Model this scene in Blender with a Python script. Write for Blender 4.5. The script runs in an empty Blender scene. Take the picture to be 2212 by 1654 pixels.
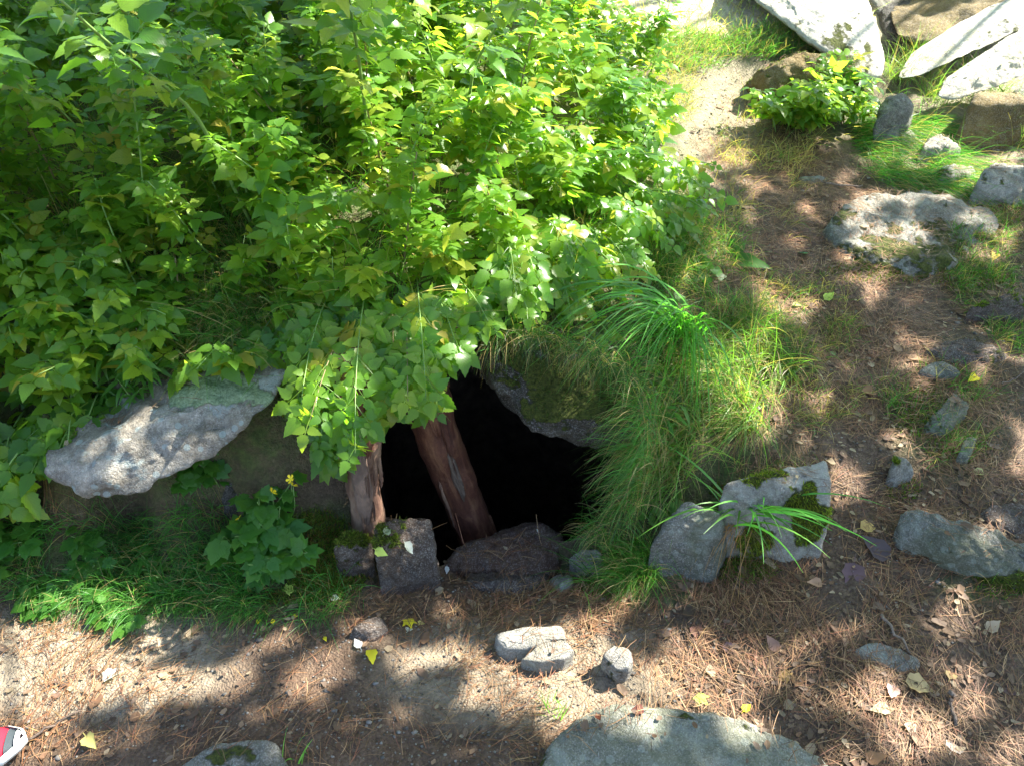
import bpy, bmesh, math, random
import numpy as np
from mathutils import Vector, Matrix

C = bpy.context.scene
R = np.random.RandomState(7)
random.seed(7)
rad = math.radians

# ---------------------------------------------------------------- camera
CAM = np.array([0.0, 0.0, 1.6]); PITCH = rad(37.0); HF = rad(66.0)
PW, PH = 2211.0, 1654.0
FOC = (PW / 2) / math.tan(HF / 2)
cd = bpy.data.cameras.new('camera'); cam = bpy.data.objects.new('camera', cd)
C.collection.objects.link(cam); C.camera = cam
cam.location = CAM; cam.rotation_euler = (math.pi / 2 - PITCH, 0, 0)
cd.sensor_width = 36; cd.lens = 18 / math.tan(HF / 2); cd.clip_start = 0.02; cd.clip_end = 300

# ---------------------------------------------------------------- light
SUN_EL, SUN_AZ = rad(47), rad(24)            # azimuth from +x towards +y
SUN = np.array([math.cos(SUN_EL) * math.cos(SUN_AZ), math.cos(SUN_EL) * math.sin(SUN_AZ), math.sin(SUN_EL)])
world = bpy.data.worlds.new('World'); C.world = world; world.use_nodes = True
wn = world.node_tree; bg = wn.nodes['Background']
sky = wn.nodes.new('ShaderNodeTexSky'); sky.sky_type = 'NISHITA'; sky.sun_disc = False
sky.sun_elevation = SUN_EL; sky.sun_rotation = math.pi / 2 - SUN_AZ
wn.links.new(sky.outputs[0], bg.inputs[0]); bg.inputs[1].default_value = 0.10
sd = bpy.data.lights.new('sun', 'SUN'); sd.energy = 5.0; sd.angle = rad(0.5); sd.color = (1, 0.95, 0.86)
sun = bpy.data.objects.new('sun', sd); C.collection.objects.link(sun)
sun.rotation_euler = Vector(SUN).to_track_quat('Z', 'Y').to_euler(); sun.location = (5, 2, 6)
C.view_settings.view_transform = 'Standard'; C.view_settings.look = 'None'
C.view_settings.exposure = 2.55; C.view_settings.gamma = 1; C.view_settings.use_curve_mapping = False
C.cycles.max_bounces = 6; C.cycles.diffuse_bounces = 3; C.cycles.transmission_bounces = 3; C.cycles.transparent_max_bounces = 4

# ---------------------------------------------------------------- helpers
cp, sp = math.cos(PITCH), math.sin(PITCH)
def ray(px, py):
    u = (px - PW / 2) / FOC; v = -(py - PH / 2) / FOC
    return np.array([u, cp + v * sp, -sp + v * cp])
def pz(px, py, z):
    d = ray(px, py); t = (z - CAM[2]) / d[2]; return CAM + d * t
def pY(px, py, y):
    d = ray(px, py); return CAM + d * (y / d[1])
def proj(P):
    P = np.asarray(P, float); q = P - CAM
    dep = q[..., 1] * cp - q[..., 2] * sp
    up = q[..., 1] * sp + q[..., 2] * cp
    dep = np.where(dep < 0.05, 0.05, dep)
    return q[..., 0] / dep * FOC + PW / 2, PH / 2 - up / dep * FOC
def sstep(a, b, x):
    t = np.clip((x - a) / (b - a), 0, 1); return t * t * (3 - 2 * t)
def vnoise(P, s=1.0, seed=0):
    P = np.asarray(P, float) * s
    i = np.floor(P).astype(np.int64); f = P - i; f = f * f * (3 - 2 * f)
    def h(a, b, c):
        n = (a * 374761393 + b * 668265263 + c * 2147483647 + seed * 974634777) & 0xffffffff
        n = ((n ^ (n >> 13)) * 1274126177) & 0xffffffff
        n = ((n ^ (n >> 15)) * 2246822519) & 0xffffffff
        return ((n ^ (n >> 16)) & 0xffff) / 32767.5 - 1
    x, y, z = i[..., 0], i[..., 1], i[..., 2]; fx, fy, fz = f[..., 0], f[..., 1], f[..., 2]
    c = 0
    for dx in (0, 1):
        for dy in (0, 1):
            for dz in (0, 1):
                w = (fx if dx else 1 - fx) * (fy if dy else 1 - fy) * (fz if dz else 1 - fz)
                c = c + w * h(x + dx, y + dy, z + dz)
    return c
def fbm(P, s, o=4, seed=0, g=0.5):
    a, r = 1.0, 0
    for k in range(o):
        r = r + a * vnoise(P, s, seed + k * 17); s *= 2.03; a *= g
    return r
def inpoly(px, py, poly):
    px = np.asarray(px, float); py = np.asarray(py, float); r = np.zeros(px.shape, bool); n = len(poly)
    for k in range(n):
        x0, y0 = poly[k]; x1, y1 = poly[(k + 1) % n]
        if y0 == y1: continue
        c = ((y0 > py) != (y1 > py)) & (px < (x1 - x0) * (py - y0) / (y1 - y0) + x0); r ^= c
    return r
def polydist(px, py, poly):
    px = np.asarray(px, float); py = np.asarray(py, float); d = np.full(px.shape, 1e9); n = len(poly)
    for k in range(n):
        ax, ay = poly[k]; bx, by = poly[(k + 1) % n]
        ex, ey = bx - ax, by - ay
        t = np.clip(((px - ax) * ex + (py - ay) * ey) / (ex * ex + ey * ey + 1e-12), 0, 1)
        d = np.minimum(d, np.hypot(px - ax - t * ex, py - ay - t * ey))
    return np.where(inpoly(px, py, poly), -d, d)
def blobs(px, py, L):
    v = np.zeros(np.shape(px))
    for b in L:
        cx, cy, rx, ry = b[:4]; s = b[4] if len(b) > 4 else 1.0
        q = np.sqrt(((px - cx) / rx) ** 2 + ((py - cy) / ry) ** 2)
        v = np.maximum(v, s * (1 - sstep(0.65, 1.25, q)))
    return v
def mkmesh(name, V, F, mat=None, smooth=True, col=None, uv=None, attrs=None):
    V = np.asarray(V, np.float32); me = bpy.data.meshes.new(name)
    F = np.asarray(F, np.int32); k = F.shape[1]
    me.vertices.add(len(V)); me.vertices.foreach_set('co', V.ravel())
    me.loops.add(F.size); me.loops.foreach_set('vertex_index', F.ravel())
    me.polygons.add(len(F)); me.polygons.foreach_set('loop_start', np.arange(0, F.size, k, dtype=np.int32))
    me.polygons.foreach_set('use_smooth', np.full(len(F), smooth))
    me.update(calc_edges=True)
    if col is not None:
        a = me.color_attributes.new('tint', 'FLOAT_COLOR', 'POINT')
        c = np.ones((len(V), 4), np.float32); c[:, :3] = col; a.data.foreach_set('color', c.ravel())
    if attrs:
        for kx, v in attrs.items():
            a = me.attributes.new(kx, 'FLOAT', 'POINT'); a.data.foreach_set('value', np.asarray(v, np.float32))
    if uv is not None:
        l = me.uv_layers.new(name='UVMap'); l.data.foreach_set('uv', np.asarray(uv, np.float32)[F.ravel()].ravel())
    if mat: me.materials.append(mat)
    return me
def link(name, me, parent=None, loc=None):
    o = bpy.data.objects.new(name, me); C.collection.objects.link(o)
    if parent is not None: o.parent = parent
    if loc is not None: o.location = loc
    return o
def tag(o, label=None, cat=None, group=None, kind=None):
    if label: o['label'] = label
    if cat: o['category'] = cat
    if group: o['group'] = group
    if kind: o['kind'] = kind
    return o
def nrm(v): return v / (np.linalg.norm(v, axis=-1, keepdims=True) + 1e-9)

# ---------------------------------------------------------------- materials
class NT:
    def __init__(s, name):
        s.m = bpy.data.materials.new(name); s.m.use_nodes = True; s.t = s.m.node_tree; s.t.nodes.clear()
        s.out = s.n('ShaderNodeOutputMaterial')
    def n(s, typ, **k):
        x = s.t.nodes.new(typ)
        for a, b in k.items(): setattr(x, a, b)
        return x
    def l(s, a, b): s.t.links.new(a, b)
    def noise(s, scale, detail=5, rough=0.6, co=None, dist=0):
        x = s.n('ShaderNodeTexNoise'); x.inputs['Scale'].default_value = scale; x.inputs['Detail'].default_value = detail
        x.inputs['Roughness'].default_value = rough; x.inputs['Distortion'].default_value = dist
        if co is not None: s.l(co, x.inputs['Vector'])
        return x.outputs[0]
    def ramp(s, f, stops):
        x = s.n('ShaderNodeValToRGB'); e = x.color_ramp.elements
        while len(e) < len(stops): e.new(0.5)
        for k, (p, c) in enumerate(stops):
            e[k].position = p; e[k].color = (*c, 1) if len(c) == 3 else c
        s.l(f, x.inputs[0]); return x.outputs[0]
    def mix(s, f, a, b, mode='MIX'):
        x = s.n('ShaderNodeMix', data_type='RGBA', blend_type=mode)
        for v, i in ((f, 0), (a, 6), (b, 7)):
            if isinstance(v, (int, float)): x.inputs[i].default_value = v
            elif isinstance(v, tuple): x.inputs[i].default_value = (*v, 1)
            else: s.l(v, x.inputs[i])
        return x.outputs[2]
    def math(s, op, a, b=0.0, clamp=False):
        x = s.n('ShaderNodeMath', operation=op, use_clamp=clamp)
        for v, i in ((a, 0), (b, 1)):
            if isinstance(v, (int, float)): x.inputs[i].default_value = v
            else: s.l(v, x.inputs[i])
        return x.outputs[0]
    def attr(s, name):
        x = s.n('ShaderNodeAttribute'); x.attribute_name = name; return x
    def bump(s, h, strength=0.5, dist=0.01, nrm=None):
        x = s.n('ShaderNodeBump'); x.inputs['Strength'].default_value = strength; x.inputs['Distance'].default_value = dist
        s.l(h, x.inputs['Height'])
        if nrm is not None: s.l(nrm, x.inputs['Normal'])
        return x.outputs[0]
    def prin(s, col, rough=0.8, nrm=None, spec=0.3):
        x = s.n('ShaderNodeBsdfPrincipled')
        if isinstance(col, tuple): x.inputs['Base Color'].default_value = (*col, 1)
        else: s.l(col, x.inputs['Base Color'])
        if isinstance(rough, (int, float)): x.inputs['Roughness'].default_value = rough
        else: s.l(rough, x.inputs['Roughness'])
        x.inputs['Specular IOR Level'].default_value = spec
        if nrm is not None: s.l(nrm, x.inputs['Normal'])
        s.l(x.outputs[0], s.out.inputs[0]); return x

def leaf_mat(name, stops, tstops, veins=True, gloss=0.35):
    k = NT(name); oi = k.n('ShaderNodeObjectInfo'); r = oi.outputs['Random']
    at = k.attr('tint')
    sep = k.n('ShaderNodeSeparateColor'); k.l(at.outputs['Color'], sep.inputs[0])
    rr = k.math('FRACT', k.math('ADD', r, sep.outputs[0]))
    base = k.ramp(rr, stops); tr = k.ramp(rr, tstops)
    nz = k.noise(60, 3); base = k.mix(k.math('MULTIPLY', nz, 0.35), base, (0.03, 0.05, 0.01), 'MIX')
    nm = None
    if veins:
        uv = k.n('ShaderNodeUVMap'); sx = k.n('ShaderNodeSeparateXYZ'); k.l(uv.outputs[0], sx.inputs[0])
        au = k.math('ABSOLUTE', k.math('SUBTRACT', sx.outputs[0], 0.5))
        ph = k.math('FRACT', k.math('MULTIPLY', k.math('SUBTRACT', sx.outputs[1], k.math('MULTIPLY', au, 0.9)), 7.0))
        side = k.math('LESS_THAN', ph, 0.13); mid = k.math('LESS_THAN', au, 0.022)
        v = k.math('MAXIMUM', side, mid)
        base = k.mix(k.math('MULTIPLY', v, 0.2), base, (0.16, 0.24, 0.06))
        tr = k.mix(k.math('MULTIPLY', v, 0.25), tr, (0.10, 0.22, 0.03))
        w = k.math('PINGPONG', ph, 0.5); nm = k.bump(w, 0.12, 0.002)
    p = k.prin(base, gloss, nm, 0.45)
    t = k.n('ShaderNodeBsdfTranslucent'); k.l(tr, t.inputs[0])
    if nm is not None: k.l(nm, t.inputs['Normal'])
    a = k.n('ShaderNodeMixShader'); a.inputs[0].default_value = 0.6
    k.l(p.outputs[0], a.inputs[1]); k.l(t.outputs[0], a.inputs[2]); k.l(a.outputs[0], k.out.inputs[0])
    return k.m
G = [(0, (0.052, 0.150, 0.020)), (0.35, (0.090, 0.215, 0.022)), (0.7, (0.135, 0.265, 0.026)), (0.9, (0.20, 0.30, 0.03)), (0.975, (0.24, 0.28, 0.035)), (1, (0.36, 0.30, 0.04))]
GT = [(0, (0.20, 0.46, 0.02)), (0.35, (0.33, 0.60, 0.03)), (0.7, (0.46, 0.68, 0.035)), (0.9, (0.58, 0.72, 0.05)), (0.965, (0.55, 0.55, 0.06)), (1, (0.65, 0.5, 0.06))]
M_LEAF = leaf_mat('raspberry_leaf', G, GT)
M_HERB = leaf_mat('herb_leaf', [(0, (0.05, 0.18, 0.025)), (1, (0.10, 0.25, 0.035))], [(0, (0.13, 0.42, 0.05)), (1, (0.24, 0.5, 0.06))], True, 0.4)
M_CANOPY = leaf_mat('canopy_leaf', G[:4] + [(1, (0.1, 0.2, 0.03))], GT[:4] + [(1, (0.3, 0.5, 0.05))], False, 0.5)
def vc_mat(name, rough=0.6, transl=0.0, spec=0.3):
    k = NT(name); a = k.attr('tint'); p = k.prin(a.outputs['Color'], rough, None, spec)
    if transl:
        t = k.n('ShaderNodeBsdfTranslucent'); br = k.mix(1.0, a.outputs['Color'], (1.9, 2.3, 0.9), 'MULTIPLY'); k.l(br, t.inputs[0])
        m = k.n('ShaderNodeMixShader'); m.inputs[0].default_value = transl
        k.l(p.outputs[0], m.inputs[1]); k.l(t.outputs[0], m.inputs[2]); k.l(m.outputs[0], k.out.inputs[0])
    return k.m
M_GRASS = vc_mat('grass_blade', 0.45, 0.42, 0.4)
M_NEEDLE = vc_mat('dry_needle', 0.6, 0.0, 0.3)
M_MOSSF = vc_mat('moss_frond', 0.9, 0.3, 0.1)
M_DEAD = vc_mat('dead_leaf', 0.7, 0.25, 0.25)
M_FLOWER = NT('petal'); M_FLOWER.prin((0.85, 0.62, 0.02), 0.5); M_FLOWER = M_FLOWER.m

def soil_mat():
    k = NT('soil'); g = k.n('ShaderNodeNewGeometry'); co = g.outputs['Position']
    n1 = k.noise(3.0, 6, 0.6, co); n2 = k.noise(38, 6, 0.7, co); n3 = k.noise(260, 3, 0.7, co)
    c = k.ramp(n1, [(0.3, (0.065, 0.047, 0.038)), (0.5, (0.125, 0.088, 0.066)), (0.7, (0.20, 0.145, 0.105))])
    c2 = k.ramp(n2, [(0.3, (0.060, 0.042, 0.034)), (0.5, (0.13, 0.092, 0.068)), (0.72, (0.25, 0.20, 0.15))])
    c = k.mix(0.6, c, c2)
    vo = k.n('ShaderNodeTexVoronoi'); vo.inputs['Scale'].default_value = 170; k.l(co, vo.inputs['Vector'])
    sp_ = k.ramp(vo.outputs['Color'], [(0.0, (0.03, 0.025, 0.02)), (0.5, (0.13, 0.1, 0.08)), (0.85, (0.30, 0.25, 0.2)), (1, (0.5, 0.45, 0.4))])
    c = k.mix(0.30, c, sp_); c = k.mix(1.0, c, (0.66, 0.57, 0.47), 'MULTIPLY')
    gr = k.attr('green'); gm = k.math('MULTIPLY', gr.outputs['Fac'], k.ramp(k.noise(24, 5, 0.7, co), [(0.35, (0.25, 0.25, 0.25)), (0.6, (1, 1, 1))]))
    c = k.mix(gm, c, k.ramp(n2, [(0.3, (0.022, 0.034, 0.010)), (0.7, (0.085, 0.12, 0.028))]))
    pl = k.attr('pale'); c = k.mix(k.math('MULTIPLY', pl.outputs['Fac'], 0.8), c, k.ramp(n2, [(0.3, (0.34, 0.29, 0.2)), (0.7, (0.66, 0.58, 0.42))]))  # pale mask: soil lightened in base colour where sun falls
    h = k.math('ADD', k.math('MULTIPLY', n2, 1.0), k.math('ADD', k.math('MULTIPLY', n3, 0.35), k.math('MULTIPLY', vo.outputs['Distance'], -0.4)))
    k.prin(c, 0.82, k.bump(h, 0.9, 0.012), 0.3); return k.m
M_SOIL = soil_mat()
def pit_mat():
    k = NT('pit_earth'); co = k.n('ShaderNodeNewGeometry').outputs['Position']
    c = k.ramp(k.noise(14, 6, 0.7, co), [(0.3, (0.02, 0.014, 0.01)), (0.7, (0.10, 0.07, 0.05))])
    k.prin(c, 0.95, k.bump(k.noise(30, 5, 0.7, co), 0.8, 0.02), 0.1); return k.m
M_PIT = pit_mat()
def rock_mat(name, dark, mid, light, lichen=(0.42, 0.46, 0.42), lamt=0.3, tint=(0.3, 0.24, 0.16), tamt=0.3, mossc=((0.02, 0.03, 0.005), (0.11, 0.125, 0.018))):
    k = NT(name); tc = k.n('ShaderNodeTexCoord'); co = tc.outputs['Object']
    oi = k.n('ShaderNodeObjectInfo'); ad = k.n('ShaderNodeVectorMath', operation='ADD'); k.l(co, ad.inputs[0]); k.l(oi.outputs['Location'], ad.inputs[1]); co = ad.outputs[0]
    n1 = k.noise(7, 7, 0.65, co); n2 = k.noise(55, 6, 0.7, co); n3 = k.noise(320, 2, 0.7, co)
    c = k.ramp(n1, [(0.36, dark), (0.5, mid), (0.62, light)])
    c = k.mix(0.5, c, k.ramp(n2, [(0.36, dark), (0.5, mid), (0.64, light)]))
    vo = k.n('ShaderNodeTexVoronoi'); vo.inputs['Scale'].default_value = 380; k.l(co, vo.inputs['Vector'])
    c = k.mix(0.28, c, k.ramp(vo.outputs['Color'], [(0.1, (0.05, 0.05, 0.05)), (0.55, mid), (0.95, (0.62, 0.6, 0.56))]))
    tn = k.ramp(k.noise(4.5, 4, 0.6, co, 1.0), [(0.45, (0, 0, 0)), (0.62, (1, 1, 1))])
    c = k.mix(k.math('MULTIPLY', tn, tamt), c, tint)
    v2 = k.n('ShaderNodeTexVoronoi'); v2.inputs['Scale'].default_value = 26; k.l(co, v2.inputs['Vector'])
    ln = k.math('SUBTRACT', k.ramp(k.noise(9, 6, 0.75, co, 0.5), [(0.5, (0, 0, 0)), (0.6, (1, 1, 1))]), k.math('MULTIPLY', k.noise(110, 3, 0.7, co), 0.55))
    sp = k.math('MULTIPLY', k.math('LESS_THAN', v2.outputs['Distance'], 0.22), 0.8)
    lf = k.math('MULTIPLY', k.math('MAXIMUM', ln, sp, True), lamt, True)
    c = k.mix(lf, c, lichen)
    ms = k.attr('moss'); mn = k.noise(45, 6, 0.75, co)
    mf = k.ramp(k.math('ADD', ms.outputs['Fac'], k.math('MULTIPLY', k.math('SUBTRACT', mn, 0.5), 0.9)), [(0.44, (0, 0, 0)), (0.60, (1, 1, 1))])
    mc = k.ramp(k.noise(130, 4, 0.7, co), [(0.3, mossc[0]), (0.7, mossc[1])])
    c = k.mix(mf, c, mc)
    h = k.math('ADD', k.math('MULTIPLY', n2, 0.8), k.math('ADD', k.math('MULTIPLY', n3, 0.25), k.math('MULTIPLY', mf, k.math('MULTIPLY', mn, 1.5))))
    k.prin(c, 0.85, k.bump(h, 1.0, 0.02), 0.25); return k.m
M_GREY = rock_mat('grey_granite', (0.065, 0.06, 0.05), (0.155, 0.148, 0.122), (0.30, 0.285, 0.235), (0.33, 0.37, 0.33), 0.4)
M_BLUE = rock_mat('blue_grey_stone', (0.058, 0.057, 0.047), (0.118, 0.116, 0.096), (0.21, 0.205, 0.168), (0.30, 0.34, 0.29), 0.35, (0.10, 0.11, 0.055), 0.5)
M_PALE = rock_mat('pale_stone', (0.11, 0.10, 0.085), (0.25, 0.235, 0.20), (0.43, 0.41, 0.35), (0.42, 0.45, 0.38), 0.35, (0.2, 0.17, 0.11), .4)
M_BROWN = rock_mat('earthy_stone', (0.03, 0.023, 0.019), (0.07, 0.053, 0.043), (0.15, 0.115, 0.095), (0.2, 0.2, 0.18), 0.2, (0.08, 0.05, 0.03), 0.5)
M_DARK = rock_mat('shade_darkened_stone', (0.02, 0.018, 0.015), (0.045, 0.04, 0.034), (0.09, 0.08, 0.07), (0.12, 0.12, 0.1), 0.2, (0.05, 0.04, 0.02), 0.5)  # shade put into the base colour, for rocks under overhangs and in gaps
M_OCHRE = rock_mat('ochre_stone', (0.06, 0.045, 0.018), (0.14, 0.10, 0.035), (0.24, 0.175, 0.07), (0.26, 0.22, 0.12), 0.2, (0.18, 0.12, 0.035), 0.5)
M_SLAB = rock_mat('lichened_slab', (0.055, 0.05, 0.04), (0.24, 0.22, 0.18), (0.50, 0.47, 0.40), (0.33, 0.42, 0.41), 0.6, (0.16, 0.13, 0.09), 0.7, ((0.15, 0.22, 0.10), (0.42, 0.52, 0.33)))
M_BRIGHT = rock_mat('sun_glare_stone', (0.26, 0.25, 0.21), (0.45, 0.43, 0.37), (0.62, 0.60, 0.53), (0.5, 0.52, 0.44), 0.3, (0.4, 0.36, 0.2), .4)  # lightened version of the pale stone, sun glare put into its colour
M_RED = rock_mat('red_brown_stone', (0.04, 0.024, 0.017), (0.095, 0.058, 0.042), (0.18, 0.12, 0.085), (0.2, 0.18, 0.15), 0.15, (0.10, 0.05, 0.03), 0.5)
M_FLAT = rock_mat('green_grey_slab', (0.09, 0.09, 0.068), (0.165, 0.167, 0.128), (0.27, 0.268, 0.205), (0.33, 0.38, 0.34), 0.35, (0.15, 0.16, 0.09), 0.4)
def bark_mat(name, a, b, c_, stretch=8):
    k = NT(name); tc = k.n('ShaderNodeTexCoord'); mp = k.n('ShaderNodeMapping'); mp.inputs['Scale'].default_value = (stretch, stretch, 1.2)
    k.l(tc.outputs['Object'], mp.inputs[0]); co = mp.outputs[0]
    n = k.noise(4, 6, 0.7, co, 0.4); n2 = k.noise(16, 5, 0.7, tc.outputs['Object'], 0.6)
    col = k.ramp(n, [(0.3, a), (0.5, b), (0.7, c_)])
    col = k.mix(k.ramp(n2, [(0.5, (0, 0, 0)), (0.6, (0.8, 0.8, 0.8))]), col, k.ramp(n, [(0.3, b), (0.7, c_)]))
    k.prin(col, 0.7, k.bump(k.math('ADD', n, n2), 0.8, 0.008), 0.3); return k.m
M_LOG = bark_mat('red_stripped_wood', (0.035, 0.012, 0.008), (0.085, 0.03, 0.017), (0.17, 0.08, 0.04))
M_POST = bark_mat('flaking_bark_wood', (0.055, 0.025, 0.018), (0.13, 0.072, 0.048), (0.27, 0.18, 0.12), 5)
M_SCAR = bark_mat('bare_wood_scar', (0.045, 0.032, 0.025), (0.085, 0.06, 0.045), (0.14, 0.105, 0.08), 3)
M_TWIG = bark_mat('twig_bark', (0.07, 0.05, 0.04), (0.15, 0.11, 0.085), (0.26, 0.2, 0.15), 20)
M_TRUNK = bark_mat('pine_bark', (0.05, 0.035, 0.03), (0.12, 0.08, 0.06), (0.22, 0.14, 0.1), 3)
def simple(name, c, r=0.6, sc=200, v=0.25):
    k = NT(name); co = k.n('ShaderNodeTexCoord').outputs['Object']
    n = k.noise(sc, 3, 0.6, co); cc = k.mix(k.math('MULTIPLY', n, v), c, tuple(x * 0.35 for x in c))
    k.prin(cc, r, k.bump(n, 0.3, 0.002)); return k.m
M_STEM = simple('green_stem', (0.16, 0.26, 0.07), 0.5, 30)
M_CANE = simple('brown_cane', (0.17, 0.13, 0.06), 0.6, 40)

# ---------------------------------------------------------------- ground heights
CP = [  # pixel x, pixel y, height
 (-400,1800,0),(0,1654,0),(600,1654,0),(1200,1654,0),(1700,1654,0),(2211,1654,0.02),(2600,1800,0.02),
 (0,1450,0),(400,1430,0),(800,1400,-.01),(1200,1430,-.02),(1600,1430,0.01),(2000,1430,0.03),(2500,1430,0.06),
 (0,1280,0.02),(300,1300,0.02),(600,1270,0.02),(760,1290,0),(880,1320,-.04),(1000,1270,-.07),(1100,1250,-.08),(1200,1270,-.06),(1350,1290,-.01),(1500,1310,0.01),
 (1000,1215,-.11),(1120,1190,-.12),(1220,1190,-.08),(1700,1300,.03),(1950,1300,.05),(2211,1300,.08),
 (-200,1120,.02),(100,1130,0.02),(300,1130,0.03),(500,1120,0.06),(640,1140,.10),(740,1140,.06),(850,1180,-.02),
 (-300,950,.33),(-100,930,.35),(100,920,.36),(300,890,.37),(500,860,.39),(620,860,.36),(720,800,.42),(850,780,.44),(960,700,.50),(1030,660,.52),
 (1130,660,.48),(1100,770,.40),(1220,850,.36),(1320,900,.32),(1370,1000,.20),(1360,1090,.08),(1340,1180,.0),(1450,1100,.10),(1550,1210,.02),
 (1500,950,.24),(1450,820,.33),(1400,700,.40),(1550,700,.35),(1650,850,.25),(1650,1000,.18),(1850,1050,.14),(1800,850,.21),(2000,900,.18),(2211,900,.18),(2400,1000,.18),
 (1750,650,.29),(2000,650,.25),(2211,650,.24),(2500,650,.25),(1300,520,.48),(1500,500,.43),(1650,480,.38),(1850,430,.34),(2100,430,.31),(2400,430,.3),
 (-300,700,.5),(0,700,.5),(300,650,.52),(600,600,.55),(900,560,.57),(1150,500,.55),(-200,450,.62),(200,400,.63),(600,380,.64),(1000,380,.62),(1300,350,.56),
 (1500,300,.46),(1600,200,.5),(1750,260,.45),(1950,280,.38),(2150,250,.36),(2400,200,.4),(-200,150,.8),(400,120,.8),(900,120,.78),(1300,120,.68),(1500,60,.66),(1700,60,.68),(2000,60,.6),(2400,60,.6)]
P = np.array([pz(*c) for c in CP])
far = [(x, y, z) for x, y, z in [(-8,0,0),(8,0,.1),(0,-4,0),(-8,6,1.2),(8,6,.9),(0,7,1.3),(-4,4,1.0),(3.5,4.5,.65),(4,2,.35),(-3.5,1,.1),(3,0.5,.06),(0,0,0),(-1.5,.3,0),(1.5,.3,0),(-6,12,2.0),(6,12,1.8),(0,12,1.9)]]
P = np.vstack([P, np.array(far)])
def _solve(P):
    n = len(P); D = np.hypot(P[:, None, 0] - P[None, :, 0], P[:, None, 1] - P[None, :, 1])
    K = -np.sqrt(D * D + 0.02 ** 2); K[np.arange(n), np.arange(n)] -= 0.004
    A = np.zeros((n + 3, n + 3)); A[:n, :n] = K; A[:n, n] = 1; A[:n, n + 1:] = P[:, :2]; A[n, :n] = 1; A[n + 1:, :n] = P[:, :2].T
    return np.linalg.solve(A, np.concatenate([P[:, 2], np.zeros(3)]))
W = _solve(P)
def zf(x, y):
    x = np.asarray(x, float); y = np.asarray(y, float); sh = np.broadcast(x, y).shape
    X = np.broadcast_to(x, sh).ravel(); Y = np.broadcast_to(y, sh).ravel()
    Xc = np.clip(X, -8, 8); Yc = np.clip(Y, -4, 12)
    z = W[-3] + W[-2] * Xc + W[-1] * Yc
    for k in range(len(P)): z = z - W[k] * np.sqrt((Xc - P[k, 0]) ** 2 + (Yc - P[k, 1]) ** 2 + 0.0004)
    Q = np.stack([X, Y, 0 * X], -1)
    z = z + 0.014 * fbm(Q, 5, 3, 3) + 0.006 * fbm(Q, 26, 3, 9)
    return z.reshape(sh)
zf_slow = zf
_gx = np.arange(-3.4, 5.6, .01); _gy = np.arange(0.1, 7.2, .01)
_X, _Y = np.meshgrid(_gx, _gy); _Z = zf_slow(_X, _Y)
def zf(x, y):
    x = np.asarray(x, float); y = np.asarray(y, float)
    a = np.clip((x + 3.4) / .01, 0, len(_gx) - 1.001); b = np.clip((y - .1) / .01, 0, len(_gy) - 1.001)
    i = a.astype(int); j = b.astype(int); f = a - i; g = b - j
    return (_Z[j, i] * (1 - f) + _Z[j, i + 1] * f) * (1 - g) + (_Z[j + 1, i] * (1 - f) + _Z[j + 1, i + 1] * f) * g
def hit(px, py, dz=0.0):
    d = ray(px, py); ts = np.linspace(0.7, 9, 420)
    pts = CAM + d * ts[:, None]; h = pts[:, 2] - zf(pts[:, 0], pts[:, 1]) - dz
    k = np.argmax(h < 0)
    if h[k] >= 0: return pts[-1]
    a, b = ts[k - 1], ts[k]; f = h[k - 1] / (h[k - 1] - h[k])
    q = CAM + d * (a + (b - a) * f); return q

HOLE = [(785,900),(870,800),(970,740),(1025,690),(1085,740),(1150,800),(1230,850),(1330,900),(1345,1050),(1290,1130),(1235,1165),(1170,1160),(1000,1195),(935,1225),(925,1120),(810,1110)]
HOLEW = [tuple(hit(a, b)[:2]) for a, b in HOLE]
def axis(lo, hi, a, b, step, n):
    inner = np.arange(a, b + step / 2, step)
    l = a - np.cumsum(np.geomspace(step, (a - lo) * 0.25, n)); l = l * 1.0
    l = a - (a - l) * (a - lo) / (a - l[-1]); r = b + (l[::-1][::-1] * 0)
    g = np.cumsum(np.geomspace(step, (hi - b) * 0.25, n)); r = b + g * (hi - b) / g[-1]
    g2 = np.cumsum(np.geomspace(step, (a - lo) * 0.25, n)); l = a - g2 * (a - lo) / g2[-1]
    return np.concatenate([l[::-1], inner, r])
gx = axis(-45, 45, -1.9, 2.5, 0.0125, 34); gy = axis(-40, 50, 0.55, 3.2, 0.0115, 60)
X, Y = np.meshgrid(gx, gy); Z = zf_slow(X, Y)
nx, ny = len(gx), len(gy)
Xf, Yf = X.ravel(), Y.ravel(); pdv = polydist(Xf, Yf, HOLEW); near = np.where(np.abs(pdv) < .0085)[0]
for k in near:
    best = None
    for q in range(len(HOLEW)):
        ax_, ay_ = HOLEW[q]; bx_, by_ = HOLEW[(q + 1) % len(HOLEW)]; ex, ey = bx_ - ax_, by_ - ay_
        t = min(1, max(0, ((Xf[k] - ax_) * ex + (Yf[k] - ay_) * ey) / (ex * ex + ey * ey))); dd = math.hypot(Xf[k] - ax_ - t * ex, Yf[k] - ay_ - t * ey)
        if best is None or dd < best[0]: best = (dd, ax_ + t * ex, ay_ + t * ey)
    Xf[k], Yf[k] = best[1], best[2]
X = Xf.reshape(ny, nx); Y = Yf.reshape(ny, nx); Z.ravel()[near] = zf(Xf[near], Yf[near])
V = np.stack([X, Y, Z], -1).reshape(-1, 3)
idx = np.arange(nx * ny).reshape(ny, nx)
F = np.stack([idx[:-1, :-1], idx[:-1, 1:], idx[1:, 1:], idx[1:, :-1]], -1).reshape(-1, 4)
fc = V[F].mean(1); F = F[polydist(fc[:, 0], fc[:, 1], HOLEW) > 0]
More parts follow.
